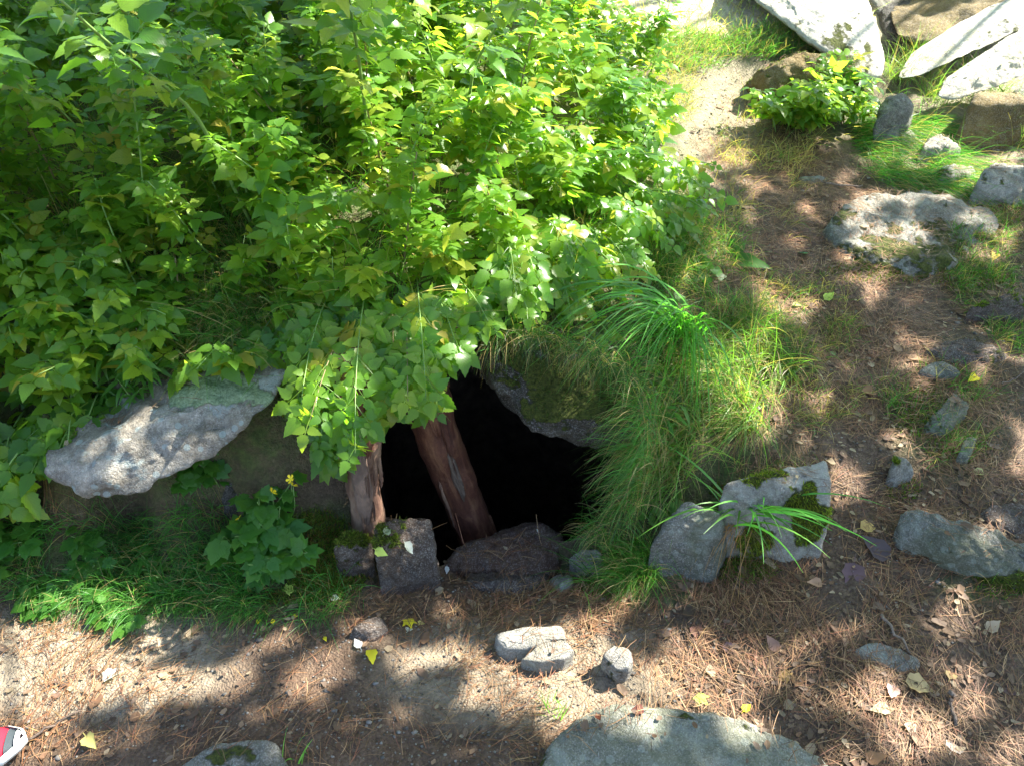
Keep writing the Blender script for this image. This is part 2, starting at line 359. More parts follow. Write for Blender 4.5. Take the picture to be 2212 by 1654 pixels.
GREEN = [(400,1230,420,110),(700,1200,120,120),(300,800,500,300),(800,300,800,450),(1350,700,200,350),(1500,950,220,250),(1400,1230,230,80),(1620,720,190,130),
         (1990,330,140,110),(1650,90,240,40,.9),(2150,560,120,140,.8),(2050,880,140,160,.6),(2130,1250,120,60,.6),(1800,200,180,110,.7),(1500,560,140,160)]
SUN_PALE = [(1500,20,500,90),(1560,240,110,170,.35),(2120,180,150,110,.6),(1150,1450,330,130,.35),(180,1430,320,130,.45),(2090,360,180,70,.6)]  # pale soil, with sun pools and glare lightened into its colour
ppx, ppy = proj(V)
green = blobs(ppx, ppy, GREEN); pale = blobs(ppx, ppy, SUN_PALE)
green = np.where(V[:, 1] > 3.6, np.maximum(green, .5), green)
ground = link('ground', mkmesh('ground', V, F, M_SOIL, True, attrs={'green': green, 'pale': pale})); tag(ground, kind='structure')
# the pit below the opening: earth floor and walls reaching back under the bank
bx, by = np.meshgrid(np.arange(-0.9, 0.75, 0.02), np.arange(1.15, 2.75, 0.02))
d = np.full(bx.shape, 9.0)
for s in np.linspace(0, 0.7, 12):
    d = np.minimum(d, polydist(bx, by, [(a * (1 + .3 * s), b + s) for a, b in HOLEW]))
e = sstep(0.045, -0.03, d)
zt = zf(bx, by); bz = (zt - 0.012) * (1 - e) + e * (-1.25 + 0.08 * fbm(np.stack([bx, by, by * 0], -1), 5, 3, 4))
Vb = np.stack([bx, by, bz], -1).reshape(-1, 3); ib = np.arange(bx.size).reshape(bx.shape)
Fb = np.stack([ib[:-1, :-1], ib[:-1, 1:], ib[1:, 1:], ib[1:, :-1]], -1).reshape(-1, 4)
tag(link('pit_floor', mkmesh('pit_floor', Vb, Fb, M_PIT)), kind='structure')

# ---------------------------------------------------------------- rocks
_ico = {}
def ico(s):
    if s not in _ico:
        b = bmesh.new(); bmesh.ops.create_icosphere(b, subdivisions=s, radius=1)
        _ico[s] = (np.array([v.co[:] for v in b.verts]), np.array([[v.index for v in f.verts] for f in b.faces])); b.free()
    return _ico[s]
def hull_planes(pts):
    b = bmesh.new()
    for p in pts: b.verts.new(p)
    bmesh.ops.convex_hull(b, input=b.verts); b.normal_update()
    pl = []
    for f in b.faces:
        n = np.array(f.normal[:]); c = np.array(f.verts[0].co[:]); dd = n @ c
        if dd < 0: n, dd = -n, -dd
        if f.calc_area() > 1e-5 and dd > 1e-4: pl.append((*n, dd))
    b.free(); return np.array(pl)
MOSS_V = []
RB = []
def rock(name, pts, mat, label, sub=5, p=18, rough=0.026, seed=0, moss=0.0, mossdir=(0, 0, 1), mossbl=None, cat='rock', cuts=8, group=None, fuzz=0, fuzzcol=(0.10, 0.13, 0.02)):
    pts = np.array(pts, float); _, _, RT = np.linalg.svd(pts - pts.mean(0)); RT = RT if np.linalg.det(RT) > 0 else RT * np.array([[1], [1], [-1]])
    lp = pts @ RT.T; c = (lp.max(0) + lp.min(0)) / 2; ext = (lp.max(0) - lp.min(0)) / 2 + 1e-3
    q = (lp - c) / ext; c = c @ RT; pl = hull_planes([tuple(v) for v in q])
    rs = np.random.RandomState(seed + 11)
    ex = nrm(rs.randn(cuts, 3)); sup = (q @ ex.T).max(0) * rs.uniform(0.80, 0.97, cuts)
    sup = np.maximum(sup, 0.3); pl = np.vstack([pl, np.hstack([ex, sup[:, None]])])
    D, F = ico(sub)
    A = np.maximum(D @ pl[:, :3].T / pl[:, 3], 0)
    r = (A ** p).sum(1) ** (-1 / p)
    v = D * r[:, None] * ext; size = float(np.mean(ext))
    ndir = nrm(v / ext ** 2)
    v = v @ RT; ndir = ndir @ RT; w = v + c; nz = fbm(w, 1.6 / size, 5, seed, 0.55)
    v = v + ndir * (size * rough * 3.0 * nz + size * rough * 1.3 * (1 - np.abs(fbm(w, 3.0 / size, 3, seed + 5)) * 2) + min(.004, size * .03) * fbm(w, 45, 3, seed + 8, .6))[:, None]
    me = mkmesh(name, v, F, mat, True)
    N = np.zeros(len(v) * 3, np.float32); me.vertex_normals.foreach_get('vector', N) if hasattr(me, 'vertex_normals') else None
    N = N.reshape(-1, 3)
    w = v + c
    up = N @ nrm(np.array(mossdir, float))
    m = moss * sstep(-0.1, 0.8, up) + 0.28 * fbm(w, 9, 3, seed + 31) * (moss > 0)
    if mossbl:
        a, b_ = proj(w); m = m * 0.6 + blobs(a + 22 * fbm(w, 14, 4, seed + 2), b_ + 18 * fbm(w, 14, 4, seed + 3), mossbl)
    m = m + (m > .15) * (.22 * fbm(w, 38, 3, seed + 77) + .15 * fbm(w, 90, 2, seed + 7))
    m = np.clip(m, 0, 1.2)
    RB.append((v + c, F)) if sub >= 5 else None
    at = me.attributes.new('moss', 'FLOAT', 'POINT'); at.data.foreach_set('value', m.astype(np.float32))
    o = link(name, me, None, c); tag(o, label, cat, group)
    if fuzz:
        tri = v[F]; ar = np.linalg.norm(np.cross(tri[:, 1] - tri[:, 0], tri[:, 2] - tri[:, 0]), axis=1)
        mm = m[F].mean(1); fn = nrm(np.cross(tri[:, 1] - tri[:, 0], tri[:, 2] - tri[:, 0]))
        wgt = ar * sstep(0.45, 0.6, mm)
        if wgt.sum() > 0:
            k = R.choice(len(F), fuzz, p=wgt / wgt.sum()); bc = R.dirichlet((1, 1, 1), fuzz)
            b0 = (tri[k] * bc[:, :, None]).sum(1); dirn = nrm(fn[k] + R.randn(fuzz, 3) * 0.5)
            col = np.array(fuzzcol) * R.uniform(0.35, 1.6, (fuzz, 1)) * R.uniform(0.85, 1.15, (fuzz, 3))
            mo = link('moss', strips('moss', b0, dirn, R.uniform(.006, .014, fuzz), R.uniform(.002, .0035, fuzz), 0.1, 2, col, M_MOSSF), o); mo['kind'] = 'stuff'
    return o
def strips(name, P0, D, L, Wd, grav, seg, col, mat, ground_clamp=False, taper=1.0, wind=None, flatside=False, keepz=None):
    """many tapered curved strips as one mesh"""
    N = len(P0); P = np.array(P0, float); D = nrm(np.array(D, float))
    L = np.broadcast_to(L, N); Wd = np.broadcast_to(Wd, N); grav = np.broadcast_to(grav, N)
    rv = R.randn(N, 3) if not flatside else np.tile([0, 0, 1.0], (N, 1))
    side = nrm(np.cross(D, rv)); V = []
    for k in range(seg + 1):
        t = k / seg; w = Wd * (1 - t ** 1.6 * taper) * (0.6 + 0.4 * min(1, t * 4)) * 0.5
        w = np.maximum(w, 0.0002)
        V.append(P - side * w[:, None]); V.append(P + side * w[:, None])
        D = D + np.array([0, 0, -1.0]) * (grav / seg)[:, None]
        if wind is not None: D = D + wind / seg
        D = nrm(D); side = nrm(side - D * (side * D).sum(1, keepdims=True))
        P = P + D * (L / seg)[:, None]
        if ground_clamp:
            zz = zf(P[:, 0], P[:, 1]) + 0.004; P[:, 2] = np.maximum(P[:, 2], zz)
    V = np.stack(V, 1); n = 2 * (seg + 1); base = (np.arange(N) * n)[:, None]
    f = []
    for k in range(seg): f.append(np.stack([base[:, 0] + 2 * k, base[:, 0] + 2 * k + 1, base[:, 0] + 2 * k + 3, base[:, 0] + 2 * k + 2], -1))
    F = np.stack(f, 1).reshape(-1, 4)
    c = np.repeat(np.broadcast_to(col, (N, 3)), n, 0)
    return mkmesh(name, V.reshape(-1, 3), F, mat, True, col=c)
def gr(outline, h, bury=0.06, shrink=0.25):
    """rock resting in the ground: outline in photo pixels, height h"""
    o = np.array(outline, float); cx, cy = o.mean(0); g0 = hit(cx, cy); z0 = g0[2]; pts = []
    for x, y in o:
        if y < cy:
            t = pz(x, y, zf(*hit(x, y)[:2]) + h); gz = float(zf(t[0], t[1]))
            pts += [t, (t[0], t[1], min(gz, t[2]) - bury)]
        else:
            g = hit(x, y); pts += [(g[0], g[1], g[2] - bury), g]
            cxy = hit(cx, cy); s = shrink
            pts.append((g[0] * (1 - s) + cxy[0] * s, g[1] * (1 - s) + cxy[1] * s, g[2] + h * 0.9))
    return pts
def py_pts(L): return [pY(*a) for a in L]

# left lichened slab jutting from the bank
low = [(85,1015,1.40),(130,1066,1.37),(215,1080,1.37),(290,1072,1.38),(365,1040,1.40),(430,992,1.43),(520,940,1.47),(582,892,1.50),(600,850,1.54)]
upp = [(110,975,1.50),(210,930,1.54),(330,880,1.56),(400,850,1.57),(440,826,1.58),(520,815,1.60),(590,815,1.60)]
pts = py_pts(low) + py_pts(upp)
pts = [tuple(CAM + (np.array(p) + (np.array(p) - np.mean(pts, 0)) * .035 - CAM) * .945) for p in pts]
low = [(a, b, c * .945) for a, b, c in low]; upp = [(a, b, c * .945) for a, b, c in upp]
pts += [tuple(p + np.array([0.03, 0.34, 0.02])) for p in py_pts(upp)] + [tuple(p + np.array([0.02, 0.36, 0.02])) for p in py_pts(low)]
rock('stone_slab', pts, M_SLAB, 'long pale lichened stone slab jutting from the bank under the thicket on the left', 6, 24, 0.03, 3, 0.25,
     (0, -.2, 1), [(480,850,100,34,.8),(560,870,60,22,.45)], cat='slab', cuts=4)
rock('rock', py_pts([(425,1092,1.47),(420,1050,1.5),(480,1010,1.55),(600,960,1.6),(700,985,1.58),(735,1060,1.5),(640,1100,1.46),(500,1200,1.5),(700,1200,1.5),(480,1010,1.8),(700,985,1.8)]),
     M_DARK, 'brownish rock in shade under the pale slab', 6, 22, 0.09, 8, 0.35)  # brown rock, its colour darkened for the shade below the slab
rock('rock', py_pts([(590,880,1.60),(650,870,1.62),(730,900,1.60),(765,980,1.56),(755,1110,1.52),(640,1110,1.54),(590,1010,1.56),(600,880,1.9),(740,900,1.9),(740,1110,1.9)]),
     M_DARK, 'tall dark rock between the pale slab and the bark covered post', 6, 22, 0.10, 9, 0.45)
rock('rock', gr([(796,1122),(936,1106),(952,1270),(818,1284)], 0.12, .1, .02), M_BROWN, 'dark square stone block with fallen leaves on it at the left lip of the pit', 6, 20, 0.02, 10, 0.42, fuzz=500)
rock('rock', gr([(715,1175),(760,1138),(795,1140),(806,1180),(800,1248),(765,1250),(725,1225)], 0.07, .08, .2), M_BROWN, 'mossy stone left of the square block', 5, 16, 0.02, 12, 0.75, fuzz=900)
rock('rock', py_pts([(958,1212,1.42),(1000,1172,1.46),(1080,1146,1.5),(1165,1128,1.53),(1225,1165,1.51),(1262,1185,1.48),(1200,1240,1.38),(1090,1245,1.36),(980,1240,1.38),(1010,1290,1.5),(1200,1290,1.5),(1165,1128,1.62),(1040,1160,1.6)]),
     M_RED, 'broad brown rock forming the sill of the dark pit', 6, 14, 0.03, 14, 0.0)
rock('rock', gr([(1000,1235),(1100,1215),(1190,1225),(1195,1265),(1100,1290),(1010,1270)], 0.015, .05, .2), M_BROWN, 'flat stone sunk in the soil just below the sill rock', 5, 12, 0.03, 15, 0)
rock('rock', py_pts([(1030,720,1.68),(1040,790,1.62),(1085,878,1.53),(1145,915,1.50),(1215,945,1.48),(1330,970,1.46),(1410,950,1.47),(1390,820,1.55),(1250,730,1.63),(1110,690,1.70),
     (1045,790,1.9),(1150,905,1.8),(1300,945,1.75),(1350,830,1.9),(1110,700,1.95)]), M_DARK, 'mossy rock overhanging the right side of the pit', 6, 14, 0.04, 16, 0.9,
     (.1, -.2, 1), [(1260,850,120,60,.9),(1120,800,60,40,.4)], fuzz=3500, fuzzcol=(.04, .06, .012))  # stone and moss colours darkened to carry the shade here
rock('rock', gr([(1222,1200),(1255,1175),(1295,1178),(1312,1210),(1300,1245),(1250,1250),(1228,1230)], 0.05, .05), M_GREY, 'small round grey stone in grass at the right end of the sill', 5, 12, 0.025, 17, 0.4)
rock('rock', gr([(1180,1262),(1200,1238),(1235,1240),(1240,1275),(1205,1290)], 0.03, .05), M_GREY, 'smallest grey stone beside the sill, half hidden by grass', 4, 12, 0.03, 18, 0.3)
rock('rock', gr([(1405,1165),(1435,1110),(1478,1078),(1560,1105),(1575,1190),(1545,1258),(1480,1236),(1418,1198)], .10, .1, .25), M_BLUE, 'grey angular rock left of the grass tuft, facing the pit', 6, 40, 0.014, 19, 0.1, cuts=4)
rock('rock', gr([(1558,1040),(1640,1018),(1700,1005),(1790,990),(1796,1060),(1790,1130),(1775,1205),(1700,1215),(1630,1180),(1590,1110)], .12, .1, .2), M_PALE, 'pale flat topped rock with bright green moss behind the grass tuft', 6, 30, 0.010, 20, 0.1, (0, 0, 1),
     [(1740,1115,38,65,.95),(1660,1035,75,16,.8),(1625,1165,45,40,.7)], fuzz=4500, fuzzcol=(.14, .17, .02), cuts=5)
rock('rock', gr([(1064,1392),(1080,1368),(1115,1354),(1215,1348),(1225,1375),(1130,1425),(1086,1428),(1066,1410)], 0.05, .03, .12), M_PALE, 'sunlit pale stone, rearmost of the three on the trodden soil', 5, 34, 0.008, 21, 0.15, cuts=3)
rock('rock', gr([(1122,1418),(1170,1388),(1222,1380),(1242,1405),(1218,1448),(1165,1458),(1132,1442)], 0.05, .03, .1), M_PALE, 'sunlit flat topped stone leaning in front of the longer pale stone', 5, 34, 0.008, 22, 0.2, (-.6,-.6,.2), cuts=3)
rock('rock', gr([(1298,1412),(1325,1392),(1362,1398),(1370,1425),(1352,1472),(1330,1480),(1308,1450)], 0.055, .03, .1), M_PALE, 'small upright sunlit stone standing alone on the right of the pale pair', 5, 34, 0.008, 23, 0.25, (-.6,-.6,.2), cuts=3)
rock('rock', gr([(748,1378),(765,1345),(795,1326),(830,1330),(842,1368),(800,1388)], 0.035, .04), M_BROWN, 'low brown stone beside the yellow maple leaf', 5, 16, 0.02, 24, 0)
rock('stone_slab', gr([(1130,1620),(1165,1570),(1215,1530),(1300,1502),(1450,1500),(1580,1520),(1700,1568),(1810,1640),(1900,1760),(1500,1900),(1150,1800)], 0.07, .08, .08), M_FLAT,
     'large smooth grey green slab at the bottom of the view', 6, 14, 0.012, 25, 0.12, mossbl=[(1150,1640,40,60,.6),(1480,1545,30,10,.6),(1390,1505,20,8,.5)], cat='slab', cuts=3)
rock('stone_slab', gr([(370,1670),(410,1625),(455,1600),(530,1588),(595,1592),(630,1640),(640,1700),(500,1760),(380,1740)], 0.03, .05, .1), M_GREY,
     'greenish flat slab at the bottom edge, next to a grass sprig', 5, 16, 0.015, 26, 0.45, mossbl=[(500,1640,70,25,.5)], cat='slab', cuts=3)
rock('rock', gr([(1838,1398),(1870,1382),(1930,1388),(1990,1418),(2003,1450),(1940,1455),(1870,1430)], 0.012, .03, .15), M_GREY, 'low grey stone nearly buried in pine needles', 5, 12, 0.02, 27, 0)
rock('stone_slab', gr([(1770,490),(1800,440),(1850,408),(1980,402),(2090,425),(2170,455),(2185,485),(2110,560),(2050,612),(1960,600),(1880,595),(1790,550)], 0.04, .1, .1), M_GREY,
     'wide flat mossy rock set in the path', 6, 14, 0.03, 28, 0.42, mossbl=[(1880,550,80,30,.5),(2040,560,110,50,.38),(1830,470,40,20,.35),(2010,490,70,25,.3),(1930,590,90,16,.6)], cat='slab', cuts=3)
rock('rock', gr([(1715,388),(1745,376),(1785,380),(1790,396),(1750,400)], 0.012, .03), M_BLUE, 'small flat pale stone on the path above the wide mossy rock', 4, 12, 0.02, 29)
rock('rock', gr([(1925,1115),(1950,1090),(1990,1095),(2070,1140),(2150,1170),(2290,1215),(2290,1320),(2180,1270),(2080,1235),(1990,1195),(1935,1150)], 0.05, .08, .15), M_BLUE,
     'long blue grey rock ridge sloping down towards the right edge', 6, 14, 0.03, 30, 0.25, mossbl=[(2180,1270,90,30,.8)], fuzz=900)
rock('rock', gr([(1985,935),(2020,885),(2065,838),(2097,872),(2085,905),(2030,950)], 0.04, .05), M_BLUE, 'angular grey stone with mossy edge above the thin splinter stone', 5, 18, 0.025, 31, 0.35)
rock('rock', gr([(1982,795),(2010,778),(2045,780),(2082,812),(2000,822)], 0.02, .04), M_BLUE, 'small flat triangular grey stone on the right of the path', 4, 18, 0.02, 32)
rock('rock', gr([(2058,1000),(2088,935),(2112,942),(2086,1008)], 0.03, .02, .1), M_BLUE, 'thin splinter of grey stone lying on the moss', 4, 20, 0.02, 33)
rock('rock', gr([(1923,1010),(1935,982),(1962,982),(1974,1040),(1932,1052)], 0.04, .04), M_GREY, 'small upright grey stone with moss below it, middle right', 4, 18, 0.025, 34, 0.45, fuzz=300)
rock('rock', gr([(2085,660),(2130,636),(2190,628),(2260,640),(2260,700),(2150,700)], 0.06, .06), M_BROWN, 'dark mossy stone at the right edge below the wide mossy rock', 5, 12, 0.03, 35, 0.6, fuzz=700)
rock('rock', gr([(1985,752),(2060,728),(2150,738),(2190,772),(2120,800),(2030,785)], 0.02, .05), M_BROWN, 'dark flat stone sunk in the path on the right', 5, 12, 0.03, 36, 0.2)
rock('rock', gr([(2110,1100),(2160,1080),(2240,1090),(2240,1150),(2150,1150)], 0.015, .05), M_BROWN, 'dark flat stone at the right edge above the long ridge rock', 5, 12, 0.03, 37, 0.2)
rock('rock', gr([(1898,240),(1912,208),(1945,200),(1966,235),(1968,285),(1920,295)], 0.12, .06), M_BLUE, 'upright grey stone right of the leafy bush', 5, 16, 0.03, 38, 0.1)
rock('rock', gr([(2078,225),(2098,200),(2180,205),(2280,230),(2280,320),(2160,290),(2085,262)], 0.14, .06, .12), M_OCHRE, 'brown sided block with sunlit top at the right edge', 5, 24, 0.02, 39, 0.15)
rock('rock', gr([(1985,318),(2010,295),(2055,290),(2082,318),(2060,348),(2005,345)], 0.06, .05), M_PALE, 'rounded mossy stone below the brown sided block', 5, 12, 0.03, 40, 0.5, (-1,0,.4))
rock('rock', gr([(2080,290),(2110,268),(2150,270),(2150,312),(2100,315)], 0.05, .05), M_PALE, 'small yellow mossed stone touching the brown sided block', 5, 12, 0.03, 41, 0.6)
rock('rock', gr([(1925,290),(1960,275),(1985,290),(1975,312),(1935,312)], 0.03, .04), M_PALE, 'small pale stone in grass just below the upright grey stone', 4, 12, 0.03, 42, 0.3)
rock('rock', gr([(2005,385),(2030,352),(2085,350),(2112,385),(2090,412),(2025,408)], 0.06, .05), M_PALE, 'mossy pale stone at the end of the trailing grass', 5, 12, 0.03, 43, 0.5, (-1,-.3,.4), fuzz=300)
rock('rock', gr([(2100,380),(2130,350),(2211,348),(2290,370),(2290,440),(2170,430),(2110,415)], 0.10, .05), M_PALE, 'lichen spotted boulder at the right edge above the wide mossy rock', 5, 12, 0.03, 44, 0.35)
rock('rock', gr([(2180,190),(2260,150),(2300,200),(2280,240)], 0.05, .05), M_PALE, 'sunlit pale stone under the leaning slabs at the right edge', 4, 12, 0.03, 45, 0.1)
# boulders in the far right corner
def deep(L, dz): return [tuple(p) for p in L] + [(p[0] + .1, p[1] + dz, p[2] + .05) for p in L]
rock('boulder', deep(py_pts([(1560,-40,4.3),(1640,30,4.0),(1740,90,3.75),(1850,170,3.5),(1900,235,3.4),(1950,215,3.4),(1965,150,3.5),(1935,70,3.7),(1905,0,3.9),(1880,-60,4.1),(1800,-120,4.3)]), 1.0),
     M_BRIGHT, 'big sunlit boulder behind the leafy bush', 6, 10, 0.009, 50, 0.3, cat='boulder', mossbl=[(1830,110,60,60,.35)], cuts=3)
rock('boulder', gr([(1595,180),(1650,135),(1760,105),(1850,130),(1888,190),(1880,235),(1770,240),(1660,225)], 0.10, .1, .3), M_OCHRE,
     'rounded mossy boulder behind the leafy bush at the edge of the path', 6, 10, 0.03, 51, 0.85, cat='boulder', fuzz=2500, fuzzcol=(.12, .14, .03), mossbl=[(1850,200,40,60,.6)])
rock('boulder', deep(py_pts([(1868,-60,4.6),(1880,30,4.4),(1900,62,4.35),(1960,62,4.35),(1990,30,4.5),(2010,-50,4.7)]), 1.0), M_GREY, 'rounded dark grey boulder in the top right corner', 5, 9, 0.03, 52, cat='boulder')
rock('boulder', deep(py_pts([(1870,-300,5.6),(1880,40,5.3),(2400,40,5.3),(2400,-300,5.6)]), 1.2), M_BROWN, 'dark rock wall behind the leaning slabs at the top right', 5, 12, 0.03, 53, cat='boulder')
rock('rock', deep(py_pts([(1880,90,4.35),(1915,190,3.95),(1960,190,3.95),(2090,110,4.15),(2250,50,4.3),(2250,-60,4.7),(1890,-20,4.6)]), .5), M_DARK, 'added rock coloured dark for the shade in the gap behind the long pale slabs', 5, 12, 0.03, 58)  # rock added here, its dark colour stands in for the deep gap's shade
rock('stone_slab', deep(py_pts([(1905,95,4.05),(1960,105,4.02),(2060,85,4.02),(2240,45,4.1),(2300,-60,4.4),(2150,-50,4.5),(2060,15,4.4),(1990,60,4.3)]), .35), M_OCHRE, 'ochre brown overhanging slab in the top right corner', 6, 14, 0.02, 54, cat='slab', cuts=3)
rock('stone_slab', deep(py_pts([(1922,178,3.75),(1935,160,3.8),(2040,95,3.95),(2140,45,4.05),(2211,10,4.15),(2300,-20,4.2),(2300,20,4.1),(2211,45,4.05),(2080,110,3.9),(1960,180,3.75)]), .16), M_BRIGHT,
     'upper of the two long pale slabs leaning together at the top right', 6, 18, 0.009, 55, 0.15, cat='slab', cuts=3)
rock('stone_slab', deep(py_pts([(2010,215,3.55),(2080,170,3.65),(2160,120,3.75),(2211,85,3.8),(2300,50,3.85),(2300,130,3.75),(2211,160,3.7),(2130,200,3.6),(2040,225,3.55)]), .15), M_BRIGHT,
     'lower and thicker of the two long pale slabs leaning together at the top right', 6, 16, 0.009, 56, 0.15, cat='slab', cuts=3)

from mathutils.bvhtree import BVHTree
_v, _f, _b = [], [], 0
for a, b in RB: _v.append(a); _f.append(b + _b); _b += len(a)
_v = np.vstack(_v); _f = np.vstack(_f)
BV = BVHTree.FromPolygons(_v.tolist(), _f.tolist())
def on_rock(p, keep):
    out = []
    for q in p:
        h = BV.ray_cast(Vector((q[0], q[1], q[2] + .5)), Vector((0, 0, -1)), .5)
        if h[0] is not None:
            if h[1].z < .55 or random.random() > keep: continue
            out.append((q[0], q[1], h[0].z + .001))
        else: out.append(q)
    return np.array([tuple(o) for o in out])
# ---------------------------------------------------------------- timber
def tube_data(path, radii, ns=8, wob=0.0, seed=0):
    path = np.array(path, float); n = len(path); T = np.gradient(path, axis=0); T = nrm(T)
    ref = np.array([0.3, 0.9, 0.1]); V = []
    for k in range(n):
        a = nrm(np.cross(T[k], ref)); b = np.cross(T[k], a)
        for j in range(ns):
            th = 2 * math.pi * j / ns; dirv = a * math.cos(th) + b * math.sin(th)
            V.append(path[k] + dirv * radii[k])
    V = np.array(V)
    if wob:
        ctr = np.repeat(path, ns, 0); dd = nrm(V - ctr); V = V + dd * (wob * fbm(V, 14, 4, seed))[:, None]
    F = []
    for k in range(n - 1):
        for j in range(ns): F.append([k * ns + j, k * ns + (j + 1) % ns, (k + 1) * ns + (j + 1) % ns, (k + 1) * ns + j])
    m = len(V); V = np.vstack([V, path[0], path[-1]])
    for j in range(ns):
        F.append([m, (j + 1) % ns, j, m]); F.append([m + 1, (n - 1) * ns + j, (n - 1) * ns + (j + 1) % ns, m + 1])
    F = np.array(F); return V, F
def tube(name, path, radii, mat, parent=None, ns=8, wob=0, seed=0, org=None):
    V, F = tube_data(path, radii, ns, wob, seed)
    if org is None: org = np.zeros(3)
    tri = np.vstack([F[:, [0, 1, 2]], F[F[:, 0] != F[:, 3]][:, [0, 2, 3]]])
    return link(name, mkmesh(name, V - org, tri, mat), parent)
def lerp_path(a, b, n, sag=0): return [tuple(np.array(a) * (1 - t) + np.array(b) * t + np.array([sag * math.sin(math.pi * t), 0, 0])) for t in np.linspace(0, 1, n)]
def log(name, a, b, r0, r1, mat, label, seed, scars):
    a = np.array(a); b = np.array(b); T = nrm(a - b); L = np.linalg.norm(a - b)
    root = bpy.data.objects.new(name, None); C.collection.objects.link(root); root.location = b
    root.rotation_euler = Vector(T).to_track_quat('Z', 'Y').to_euler(); tag(root, label, 'log')
    n = 60; path = [(0.006 * math.sin(9 * t + seed), 0.004 * math.cos(7 * t), L * t) for t in np.linspace(0, 1, n)]
    rr = [r1 + (r0 - r1) * t for t in np.linspace(0, 1, n)]
    V, F = tube_data(path, rr, 40, 0.007, seed); tri = np.vstack([F[:, [0, 1, 2]], F[F[:, 0] != F[:, 3]][:, [0, 2, 3]]])
    link('wood', mkmesh('wood', V, tri, mat), root)
    for kk_ in range(16):
        t_ = R.uniform(.05, .85); a_ = R.uniform(0, 6.28); w_ = R.uniform(.02, .07); scars = list(scars) + [(t_, t_ + R.uniform(.08, .25), a_, a_ + w_ * 2.2, M_POST if kk_ % 4 == 0 else mat, 'bark_flake')]
    bpy.context.view_layer.update(); cl_ = root.matrix_world.inverted() @ Vector(CAM); fa = math.atan2(cl_.y, cl_.x) + 1.9
    for (t0, t1, th0, th1, m, nm) in scars:
        th0 += fa; th1 += fa     # raised flakes or bare patches that follow the log's surface
        gt, gth = np.meshgrid(np.linspace(0, 1, 26), np.linspace(0, 1, 18))
        q = np.stack([gt * 3, gth * 3, gt * 0 + seed + t0 * 9], -1)
        wdt = np.sin(np.pi * np.clip(gt, 0.02, .98)) ** .45 * (1 + .25 * vnoise(q, 1.7, 3))
        th = (th0 + th1) / 2 + (gth - .5) * (th1 - th0) * wdt
        tt = t0 + (t1 - t0) * gt + .015 * vnoise(q, 2.2, 9); r = (r1 + (r0 - r1) * tt)
        edge = np.minimum(1, 8 * np.minimum(gth, 1 - gth)) * np.minimum(1, 8 * np.minimum(gt, 1 - gt))
        r = r + 0.003 + 0.006 * edge + 0.0025 * fbm(q, 4, 3, 5)
        Vp = np.stack([r * np.cos(th), r * np.sin(th), tt * L], -1).reshape(-1, 3)
        i = np.arange(gt.size).reshape(gt.shape); Fp = np.stack([i[:-1, :-1], i[:-1, 1:], i[1:, 1:], i[1:, :-1]], -1).reshape(-1, 4)
        link(nm, mkmesh(nm, Vp, Fp, m), root)
    return root
A_ = pY(862, 690, 1.66); B_ = pY(1062, 1260, 1.60)
LOGR = log('leaning_log', A_, B_, .062, .055, M_LOG, 'reddish debarked log leaning across the mouth of the pit', 2,
    [(.42, .60, -2.0, -1.6, M_SCAR, 'bare_patch'), (.3, .5, -2.75, -2.62, M_POST, 'bark_flake'), (.66, .8, -2.2, -1.7, M_LOG, 'bark_flake')])
A_ = pY(760, 760, 1.47); B_ = pY(800, 1180, 1.41)
log('standing_post', A_, B_, .038, .044, M_POST, 'upright post with flaking bark propping the left side of the pit mouth', 5,
    [(.2, .6, -2.6, -1.4, M_TRUNK, 'bark_flake'), (.55, .9, -2.2, -1.0, M_LOG, 'bark_flake')])

# ---------------------------------------------------------------- leaves
def leaflet(L, Wd, n=7, fold=0.25, droop=0.25, serr=0.16, off=(0, 0, 0), ang=0.0, tilt=0.0, seed=0, lobes=False):
    rs = np.random.RandomState(seed); V = []; UV = []
    ts = np.linspace(0, 1, n + 1); a = 0.0; y = z = 0.0
    for k, t in enumerate(ts):
        w = Wd * 0.5 * (math.sin(math.pi * min(1, t ** 0.66)) ** 0.85) * (1.16 - 0.42 * t ** 2)
        if lobes: w *= 1 + 0.55 * math.exp(-((t - .38) / .09) ** 2) - 0.25 * math.exp(-((t - .6) / .09) ** 2)
        if 0 < k < n: w *= 1 + serr * (1 if k % 2 else -1) + rs.uniform(-.07, .07)
        if k == 0 or k == n: w = 0.0006
        if k: a = droop * t; y += L / n * math.cos(a); z -= L / n * math.sin(a)
        zz = w * fold + rs.uniform(-1, 1) * L * .012
        V += [(-w, y - w * .12, z + zz), (0, y, z), (w, y - w * .12, z + w * fold + rs.uniform(-1, 1) * L * .012)]
        uu = w / (Wd + 1e-6); UV += [(.5 - uu, t), (.5, t), (.5 + uu, t)]
    V = np.array(V)
    ct, st = math.cos(tilt), math.sin(tilt); V = np.stack([V[:, 0] * ct + V[:, 2] * st, V[:, 1], -V[:, 0] * st + V[:, 2] * ct], -1)
    c, s = math.cos(ang), math.sin(ang); V = np.stack([V[:, 0] * c - V[:, 1] * s, V[:, 0] * s + V[:, 1] * c, V[:, 2]], -1) + np.array(off)
    F = []
    for k in range(n):
        b = 3 * k; F += [[b, b + 1, b + 4, b + 3], [b + 1, b + 2, b + 5, b + 4]]
    return V, np.array(F), np.array(UV)
def join(parts):
    V, F, U, b = [], [], [], 0
    for v, f, u in parts: V.append(v); F.append(f + b); U.append(u); b += len(v)
    return np.vstack(V), np.vstack(F), np.vstack(U)
